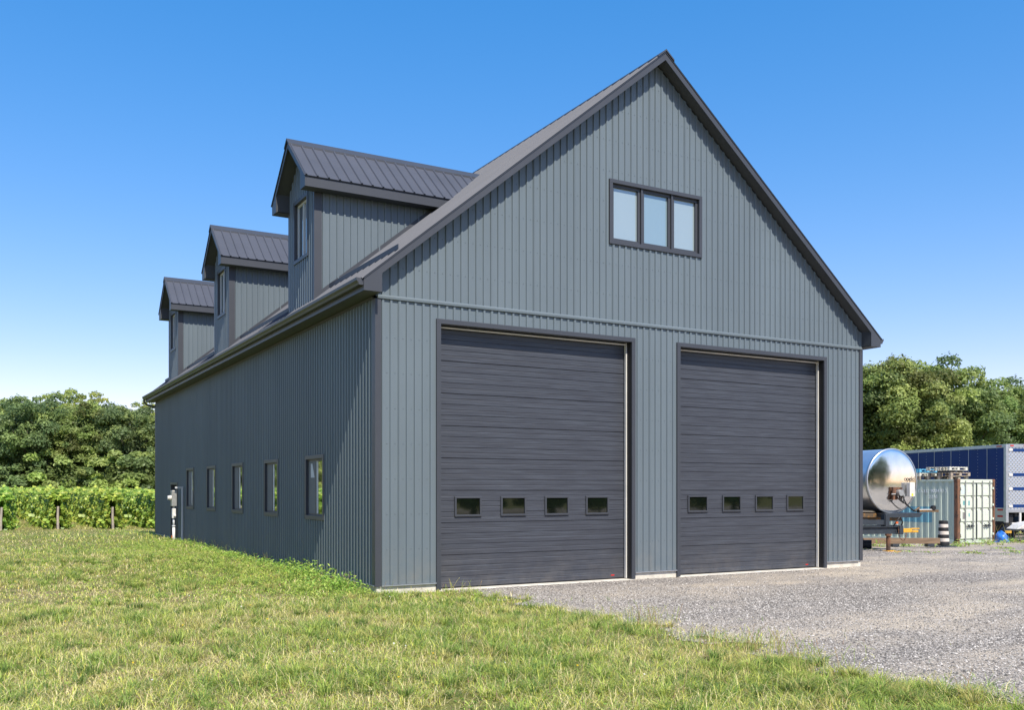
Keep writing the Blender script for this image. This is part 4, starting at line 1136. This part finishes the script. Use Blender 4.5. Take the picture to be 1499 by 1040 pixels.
while yy < TL-.3:
    m.box(.008, .02, yy-.012, yy+.012, T0+.17, T1-.15) if k % 2 else None
    z = T0+.25
    while z < T1-.2:
        m.box(.006, .019, yy-.011, yy+.011, z-.011, z+.011); z += .15
    yy += .61; k += 1
m.build('rivets', M['alu'], tr, split=False)['kind'] = 'stuff'
m = MB(); m.box(-.01, .13, -.05, .10, T0-.5, T1); m.box(TW-.13, TW+.01, -.05, .10, T0-.5, T1); m.box(.132, TW-.132, -.05, .10, T1-.14, T1+.01); m.box(.132, TW-.132, -.05, .1, T0-.05, T0+.1)
m.build('rear_frame', M['alu'], tr, bevel=.01)
def treadmat():
    m, nt, out = new_mat('patterned_stainless'); b = N(nt, 'ShaderNodeBsdfPrincipled')
    v = mapping(nt, (1, 1, 1)); w1 = N(nt, 'ShaderNodeTexWave', wave_type='BANDS', bands_direction='DIAGONAL'); w1.inputs['Scale'].default_value = 3.6
    nt.links.new(v, w1.inputs['Vector']); mp = mapping(nt, (-1, 1, 1)); w2 = N(nt, 'ShaderNodeTexWave', wave_type='BANDS', bands_direction='DIAGONAL'); w2.inputs['Scale'].default_value = 3.6
    nt.links.new(mp, w2.inputs['Vector']); mm = N(nt, 'ShaderNodeMath', operation='MULTIPLY'); nt.links.new(w1.outputs[1], mm.inputs[0]); nt.links.new(w2.outputs[1], mm.inputs[1])
    c = ramp(nt, mm.outputs[0], [(.2, (.66, .67, .68)), (.75, (.40, .42, .43))]); nt.links.new(c, b.inputs['Base Color'])
    b.inputs['Metallic'].default_value = .75; b.inputs['Roughness'].default_value = .34
    bp = N(nt, 'ShaderNodeBump'); bp.inputs['Strength'].default_value = .6; bp.inputs['Distance'].default_value = .02
    nt.links.new(mm.outputs[0], bp.inputs['Height']); nt.links.new(bp.outputs[0], b.inputs['Normal'])
    nt.links.new(b.outputs[0], out.inputs[0]); return m
M['tread'] = treadmat()
m = MB(); m.box(.135, TW/2-.01, -.025, .03, T0+.1, T1-.14); m.box(TW/2+.01, TW-.135, -.025, .03, T0+.1, T1-.14); rd = m.build('rear_door', M['tread'], tr)
m = MB()
for z in (T1-.32, T1-1.42, T1-2.05, T0+.18): m.box(.34, TW-.34, -.045, -.026, z, z+.13)
m.build('door_bar', M['bluevan'], rd)
m = MB()
for z in (T1-.30, T1-1.42, T1-2.05, T0+.18):
    m.box(.14, .335, -.065, -.026, z, z+.11); m.box(TW-.335, TW-.14, -.065, -.026, z, z+.11)
m.build('hinge', M['white'], rd, bevel=.006)
m = MB()
for x in (1.05, 1.55): m.tube([(x, -.05, T0+.12), (x, -.05, T1-.16)], .018, 8)
m.build('lock_rod', M['galv'], rd)
for x in (.3, 1.0, 1.3, 1.6, 2.3):
    m = MB(); m.box(x-.09, x+.09, -.066, -.05, T1-.09, T1-.03); m.build('marker_light', M['red'], tr, bevel=.008)
m = MB(); m.box(-.016, -.001, .24, .54, T1-.10, T1-.05); m.build('marker_light', M['red'], tr)
for z in (T0+.03, T0-.26):
    m = MB(); m.box(-.014, -.001, .16, .48, z, z+.08); m.build('reflector', M['red'], tr)
m = MB(); m.box(.0, .10, .102, 1.1, T0-.45, T0-.002); m.build('corner_plate', M['alu'], tr)
m = MB(); m.box(.3, TW-.3, -.06, .04, .5, .62); m.box(.7, .8, -.04, .02, .62, T0-.05); m.box(1.8, 1.9, -.04, .02, .62, T0-.05); m.build('rear_bumper', M['white'], tr)
m = MB(); m.box(.75, .9, .3, 6, T0-.25, T0); m.box(TW-.9, TW-.75, .3, 6, T0-.25, T0); m.box(.2, TW-.2, 1.0, 1.14, .42, .58); m.box(.2, TW-.2, 2.3, 2.44, .42, .58); m.build('chassis', M['steel'], tr)
for y in (1.07, 2.37):
    for x0 in (.05, TW-.55):
        m = MB(); m.tube([(x0, y, .5), (x0+.5, y, .5)], .5, 24); w = m.build('wheel', M['black'], tr, bevel=.03)
        m = MB(); xx = x0-.012 if x0 < 1 else x0+.5; m.tube([(xx, y, .5), (xx+.012, y, .5)], .27, 18); m.build('rim', M['galv'], w)
m = MB(); m.add([(.02, .10, .1), (.5, .10, .1), (.5, .12, .98), (.02, .12, .98)], [(0, 1, 2, 3)]); m.box(2.0, 2.5, .1, .115, .1, .98); m.build('mud_flap', M['black'], tr)
for x in (.5, 2.0):
    m = MB(); m.box(x-.1, x+.1, 12.5, 12.7, .15, T0); m.build('landing_leg', M['steel'], tr)

# ================================================================== POLISHED TANK
kx, ky = 19.5, 5.16; kz = gz(kx, ky); RT_ = 1.02; KZ = 1.90-kz
tk = thing('tanker', 'polished stainless tank on a trailer, its mirror finish round end facing the yard', 'tank', (kx, ky, kz), math.atan2(.133, .991)*-1)
def ell(n=64): return [(math.cos(2*math.pi*i/n)*.99, math.sin(2*math.pi*i/n)) for i in range(n)]
m = MB(); E_ = ell()
vs = [(x*RT_, .05, KZ+z*RT_) for x, z in E_]+[(x*RT_, 9.0, KZ+z*RT_) for x, z in E_]; n0 = 64
m.add(vs, [(i, (i+1) % n0, (i+1) % n0+n0, i+n0) for i in range(n0)]); m.add([(x*RT_, 9.0, KZ+z*RT_) for x, z in E_], [tuple(range(n0))])
m.build('tank_shell', M['shell'], tk, smooth=True)
m = MB(); rings = [(1.0, .0), (.985, -.006), (.9, -.016), (.8, -.024), (.6, -.038), (.4, -.048), (.2, -.054), (.05, -.056)]
vs = []
for r, d in rings: vs += [(x*RT_*r, d, KZ+z*RT_*r) for x, z in E_]
fs = [(i+j*n0, (i+1) % n0+j*n0, (i+1) % n0+(j+1)*n0, i+(j+1)*n0) for j in range(len(rings)-1) for i in range(n0)]; fs.append(tuple(range((len(rings)-1)*n0, len(rings)*n0)))
m.add(vs, fs); m.build('tank_end', M['chrome'], tk, smooth=True)
m = MB(); vs = []
for r, d in ((1.0, .06), (1.022, .06), (1.022, -.015), (.985, -.015)): vs += [(x*RT_*r, d, KZ+z*RT_*r) for x, z in E_]
m.add(vs, [(i+j*n0, (i+1) % n0+j*n0, (i+1) % n0+(j+1)*n0, i+(j+1)*n0) for j in range(3) for i in range(n0)]); m.build('end_ring', M['alu'], tk, smooth=True)
m = MB(); m.box(-.55, 1.02, -.28, .6, KZ-1.16, KZ-1.02); m.v = [(x*(1 if z > KZ-1.1 else .86), y, z) for x, y, z in m.v]; m.build('bumper', M['steel'], tk, bevel=.01)
m = MB(); m.box(-1.1, -.25, .1, 8.8, KZ-1.16, KZ-1.03); m.box(.25, .45, .62, 8.8, KZ-1.16, KZ-1.0); m.box(-1.0, 1.0, .62, .74, KZ-1.3, KZ-1.17); m.build('skid_frame', M['gold'], tk, bevel=.01)
m = MB()
for y in (2, 4, 6, 8): m.box(-.9, .9, y, y+.1, KZ-1.1, KZ-.8)
m.build('saddle', M['gold'], tk)
m = MB(); m.box(-.10, .02, -.16, -.10, KZ-.60, KZ-.25); m.box(.18, .27, -.16, -.10, KZ-.60, KZ-.25); m.box(-.10, .27, -.165, -.105, KZ-.26, KZ-.20); m.build('valve_bracket', M['rust'], tk)
m = MB(); m.tube([(.1, -.12, KZ-.38), (.1, -.30, KZ-.38)], .10, 14); m.tube([(.2, -.15, KZ-.45), (.24, -.27, KZ-.45)], .05, 10); m.tube([(-.15, -.14, KZ-.42), (.3, -.2, KZ-.42)], .025, 8); m.build('valve', M['galv'], tk, bevel=.006)
for pts in ([(.05, -.2, KZ-.4), (.1, -.3, KZ-.62), (.35, -.32, KZ-.8), (.62, -.3, KZ-.97)], [(.18, -.22, KZ-.42), (.25, -.34, KZ-.72), (.5, -.32, KZ-.9), (.7, -.3, KZ-.98)], [(0, -.18, KZ-.4), (-.02, -.3, KZ-.58), (.15, -.33, KZ-.7), (.3, -.2, KZ-.48)]):
    m = MB(); m.tube(pts, .018, 6); m.build('hose', M['black'], tk, smooth=True)
m = MB(); m.box(.52, .74, -.22, -.085, KZ-.50, KZ-.05); cb = m.build('control_box', M['white'], tk, bevel=.01)
m = MB(); m.box(.59, .66, -.224, -.2205, KZ-.48, KZ-.40); m.build('warning_label', paint('label_yellow', (.85, .65, .02), .5), cb)
m = MB(); m.box(.95, 1.75, -.20, -.08, KZ-1.0, KZ-.93); m.tube([(.8, -.14, KZ-.95), (1.0, -.14, KZ-.85)], .03, 8); m.build('light_bar', M['gold'], tk)
m = MB(); m.tube([(1.55, -.22, KZ-.86), (1.55, -.12, KZ-.86)], .075, 14); m.build('work_light', M['black'], tk)
m = MB(); m.box(.95, 1.62, -.19, -.09, KZ-.929, KZ-.905); m.build('light_bar_top', M['white'], tk)
text_mesh('tank_lettering', 'opel', .22, M['black'], tk, (.50, -.088, KZ+.0), (1, 0, 0), (0, 0, 1), .002)

# ================================================================== DARK TRAILER FRAME IN FRONT
fx, fy = at(11.95, 29.0); fz = gz(fx, fy)
fr_ = thing('trailer_frame', 'dark steel drawbar of a flat trailer on a jack, in front of the polished tank', 'trailer', (fx, fy, fz), R_(-12))
b1, b0 = .50-fz, .27-fz
def ibeam(m, x0, x1, y, z0, z1): m.box(x0, x1, y-.07, y+.07, z1-.025, z1); m.box(x0, x1, y-.07, y+.07, z0, z0+.025); m.box(x0, x1, y-.012, y+.012, z0+.025, z1-.025)
m = MB(); ibeam(m, -4.6, -.12, 0, b0, b1); ibeam(m, -4.6, -.12, .8, b0, b1); m.build('main_beam', M['steel'], fr_)
m = MB(); m.box(-.118, .03, -.12, .92, b0-.02, b1+.02); m.build('end_plate', M['steel'], fr_, bevel=.008)
m = MB(); m.box(-4.6, -.62, -.06, .05, b1+.05, b1+.20); m.box(-4.6, -.62, .7, .85, b1+.05, b1+.20); m.build('deck_rail', M['steel'], fr_)
m = MB(); m.box(-.60, -.46, -.08, .08, b1+.002, b1+.36); m.box(-.64, -.62, -.08, .08, b1+.03, b1+.34); m.build('upright', M['steel'], fr_)
m = MB(); m.tube([(-.48, -.05, .02), (-.48, -.05, b0)], .065, 12); m.tube([(-.48, -.05, b0-.06), (-.48, -.05, b0)], .10, 12); jk = m.build('jack_leg', M['rust'], fr_)
m = MB(); m.box(-.78, -.14, -.2, .1, 0, .035); m.box(-.62, -.3, -.14, .04, .036, .06); m.build('jack_foot', M['yellow'], jk, bevel=.006)
m = MB()
pc = [(-.15+.0*k, -.13, b1-.02) for k in range(1)]
path = [(-.18, -.13, b1-.0), (-.17, -.14, b0-.0), (-.12, -.14, b0-.14), (.0, -.14, b0-.22), (.08, -.14, b0-.14), (.12, -.13, b0+.02)]
for i in range(len(path)-1):
    a, b = Vector(path[i]), Vector(path[i+1])
    for k in range(3):
        p = a.lerp(b, k/3); q = a.lerp(b, (k+.8)/3); m.tube([p, q], .017 if k % 2 else .012, 5)
m.build('safety_chain', M['rust'], fr_, split=False)
m = MB(); m.box(.03, .45, .0, .16, b0+.06, b0+.15); m.box(.45, .75, .02, .14, b0+.12, b0+.16); m.box(.04, .6, -.1, -.02, b0+.03, b0+.10); m.build('coupler', M['yellow'], fr_, bevel=.01)
m = MB(); m.tube([(-.3, -.06, b1), (-.15, -.08, b1+.2), (-.05, -.08, b1+.3), (.02, -.08, b1+.12), (-.02, -.06, b1)], .02, 6); m.build('cable', M['black'], fr_, smooth=True)
m = MB(); m.box(-.25, -.17, -.12, -.08, b1+.08, b1+.14); m.build('side_lamp', M['orange'], fr_)

# big pipe, timber, barrel, tarp, small trailer
px_, py_ = pix(1270, 31); pz_ = gz(px_, py_)
m = MB(); pts = [(-2.2, 0, .14), (0, 0, .14)]; n0 = 20
for r, x0, x1 in ((.145, -2.2, 0), (.118, -2.2, 0)):
    m.tube([(x0, 0, .145), (x1, 0, .145)], r, n0, cap=False)
for k in range(n0):
    a, b = 2*math.pi*k/n0, 2*math.pi*(k+1)/n0
    m.quad(*[(0, r*math.cos(t), .145+r*math.sin(t)) for r, t in ((.145, a), (.145, b), (.118, b), (.118, a))])
o = m.build('drain_pipe', M['steel']); o.location = (px_+.2, py_, pz_); o.rotation_euler = (0, 0, R_(-50)); tag(o, 'short black plastic drain pipe lying open end forward beside the barn corner', 'pipe')
tx0, ty0 = pix(1262, 33.5); tx1, ty1 = pix(1374, 33.6)
L_ = math.hypot(tx1-tx0, ty1-ty0); m = MB(); m.box(0, L_, -.12, .12, .0, .20)
o = m.build('timber_beam', M['woodb'], bevel=.01); o.location = (tx0, ty0, gz(tx0, ty0)+.10); o.rotation_euler = (0, 0, math.atan2(ty1-ty0, tx1-tx0)); tag(o, 'long brown timber beam lying on blocks below the container side', 'timber')
for q, lb in ((.42, 'dark block under the timber beam, near its middle'), (.88, 'dark block under the right end of the timber beam')):
    m = MB(); m.box(-.12, .12, -.15, .15, 0, .10); o2 = m.build('support_block', M['steel'], bevel=.008); o2.location = (tx0+(tx1-tx0)*q, ty0+(ty1-ty0)*q, gz(tx0, ty0)); o2.rotation_euler = o.rotation_euler; tag(o2, lb, 'block', 'blocks under the timber beam')
bx_, by_ = pix(1381, 34.2); bz_ = gz(bx_, by_)
bt = thing('traffic_barrel', 'black and white striped traffic barrel standing at the container corner', 'barrel', (bx_, by_, bz_))
zc = .07; cols = [M['black'], M['bwhite']]
for k in range(7):
    r0 = .205-.008*k; m = MB(); m.tube([(0, 0, zc+k*.128), (0, 0, zc+k*.128+.012), (0, 0, zc+(k+1)*.128-.012), (0, 0, zc+(k+1)*.128)], [r0-.012, r0, r0-.004, r0-.014], 24); m.build('stripe', cols[k % 2], bt, smooth=False)
m = MB(); m.box(-.45, .45, -.25, .25, .0, .045); m.build('rubber_base', M['steel'], bt, bevel=.01)
# tarp bundle
ux, uy = pix(1465, 37.2); uz = gz(ux, uy)
V = []; F = []; nU, nV = 18, 12; rr = random.Random(4)
for j in range(nV):
    for i in range(nU):
        th = 2*math.pi*i/nU; ph = math.pi*.5*j/(nV-1); k = 1+.16*math.sin(3*th+j)+.12*rr.uniform(-1, 1)
        V.append((.34*math.cos(th)*math.cos(ph)*k, .42*math.sin(th)*math.cos(ph)*k, .52*math.sin(ph)*(1+.1*math.sin(2*th))))
for j in range(nV-1):
    for i in range(nU): F.append([j*nU+i, j*nU+(i+1) % nU, (j+1)*nU+(i+1) % nU, (j+1)*nU+i])
o = fast('tarp_bundle', np.array(V)*np.array([.62, .8, .85]), np.array(F), M['tarp']); o.location = (ux, uy, uz); tag(o, 'crumpled bright blue tarp bundle beside the right side of the container', 'tarp')
# small utility trailer at the right edge
sx_, sy_ = pix(1470, 37.4); sz_ = gz(sx_, sy_); ang = math.atan2(RGT[1], RGT[0])+R_(8)
ut = thing('utility_trailer', 'low dark utility trailer at the right picture edge with a white fender and red lamp', 'trailer', (sx_, sy_, sz_), ang)
m = MB(); m.box(0, 1.9, 0, .05, .46, .50); m.box(0, .04, 0, .05, .1, .46); m.box(1.86, 1.9, 0, .05, .1, .46); m.box(0, 1.9, 0, .05, .12, .16)
for k in range(1, 9): m.box(k*.21-.008, k*.21+.008, .01, .03, .161, .459)
m.box(0, 1.9, .05, 1.2, .12, .15); m.build('tailgate', M['steel'], ut, split=False)
m = MB(); m.box(.03, .30, -.03, -.002, .36, .46); m.build('number_plate', M['yellow'], ut)
m = MB(); prof = [(.70, .50), (.82, .58), (.98, .68), (1.18, .76), (1.5, .80), (1.9, .78), (2.3, .6), (2.3, .5)]
m.prism(prof, .2, .9, 1); m.build('fender', M['white'], ut, bevel=.03)
m = MB(); m.box(1.20, 1.34, .17, .2, .56, .63); m.build('tail_lamp', M['red'], ut)
m = MB(); m.box(.95, 1.15, -.02, -.001, .28, .33); m.build('reflector', M['red'], ut)
for x in (.9, 2.2):
    m = MB(); m.tube([(x, .95, .3), (x, 1.15, .3)], .3, 20); m.build('wheel', M['black'], ut)

# ================================================================== LIGHT, SKY, CAMERA
k_, s_ = .078, 1.29
d = Vector((k_, 1, -s_)).normalized()
sun = bpy.data.lights.new('sun', 'SUN'); sun.energy = 4.6; sun.angle = R_(.53); sun.color = (1, .935, .82)
so = bpy.data.objects.new('sun', sun); COL.objects.link(so); so.rotation_euler = d.to_track_quat('-Z', 'Y').to_euler()
el = math.asin(-d.z); toward = -d
w = bpy.data.worlds.new('World'); scn.world = w; w.use_nodes = True; nt = w.node_tree; nt.nodes.clear()
sky = nt.nodes.new('ShaderNodeTexSky'); sky.sky_type = 'NISHITA'; sky.sun_disc = False
sky.sun_elevation = el; sky.sun_rotation = math.atan2(toward.x, toward.y)
sky.air_density = 1.0; sky.dust_density = .3; sky.ozone_density = 1.0; sky.altitude = 0
bg = nt.nodes.new('ShaderNodeBackground'); bg.inputs[1].default_value = .15
hs = nt.nodes.new('ShaderNodeHueSaturation'); hs.inputs['Saturation'].default_value = 2.0
wo = nt.nodes.new('ShaderNodeOutputWorld')
gm = nt.nodes.new('ShaderNodeGamma'); gm.inputs[1].default_value = .6
gn = nt.nodes.new('ShaderNodeMix'); gn.data_type = 'RGBA'; gn.blend_type = 'MULTIPLY'; gn.clamp_result = False; gn.inputs[0].default_value = 1; gn.inputs[7].default_value = (2.05, 1.61, 1.80, 1)
nt.links.new(sky.outputs[0], gm.inputs[0]); nt.links.new(gm.outputs[0], hs.inputs['Color'])
nt.links.new(hs.outputs[0], gn.inputs[6]); nt.links.new(gn.outputs[2], bg.inputs[0]); nt.links.new(bg.outputs[0], wo.inputs[0])

cam = bpy.data.cameras.new('camera'); co = bpy.data.objects.new('camera', cam); COL.objects.link(co)
cam.sensor_width = 36; cam.lens = FPX/1499*36; cam.shift_y = (718-520)/1499; cam.clip_end = 3000; cam.clip_start = .1
co.location = tuple(CAM); co.rotation_euler = (R_(90), 0, -math.atan2(FWD[0], FWD[1]))
scn.camera = co
scn.view_settings.view_transform = 'Standard'; scn.view_settings.look = 'None'; scn.view_settings.gamma = 1
scn.view_settings.exposure = 0.5
scn.render.resolution_x = 1024; scn.render.resolution_y = 711
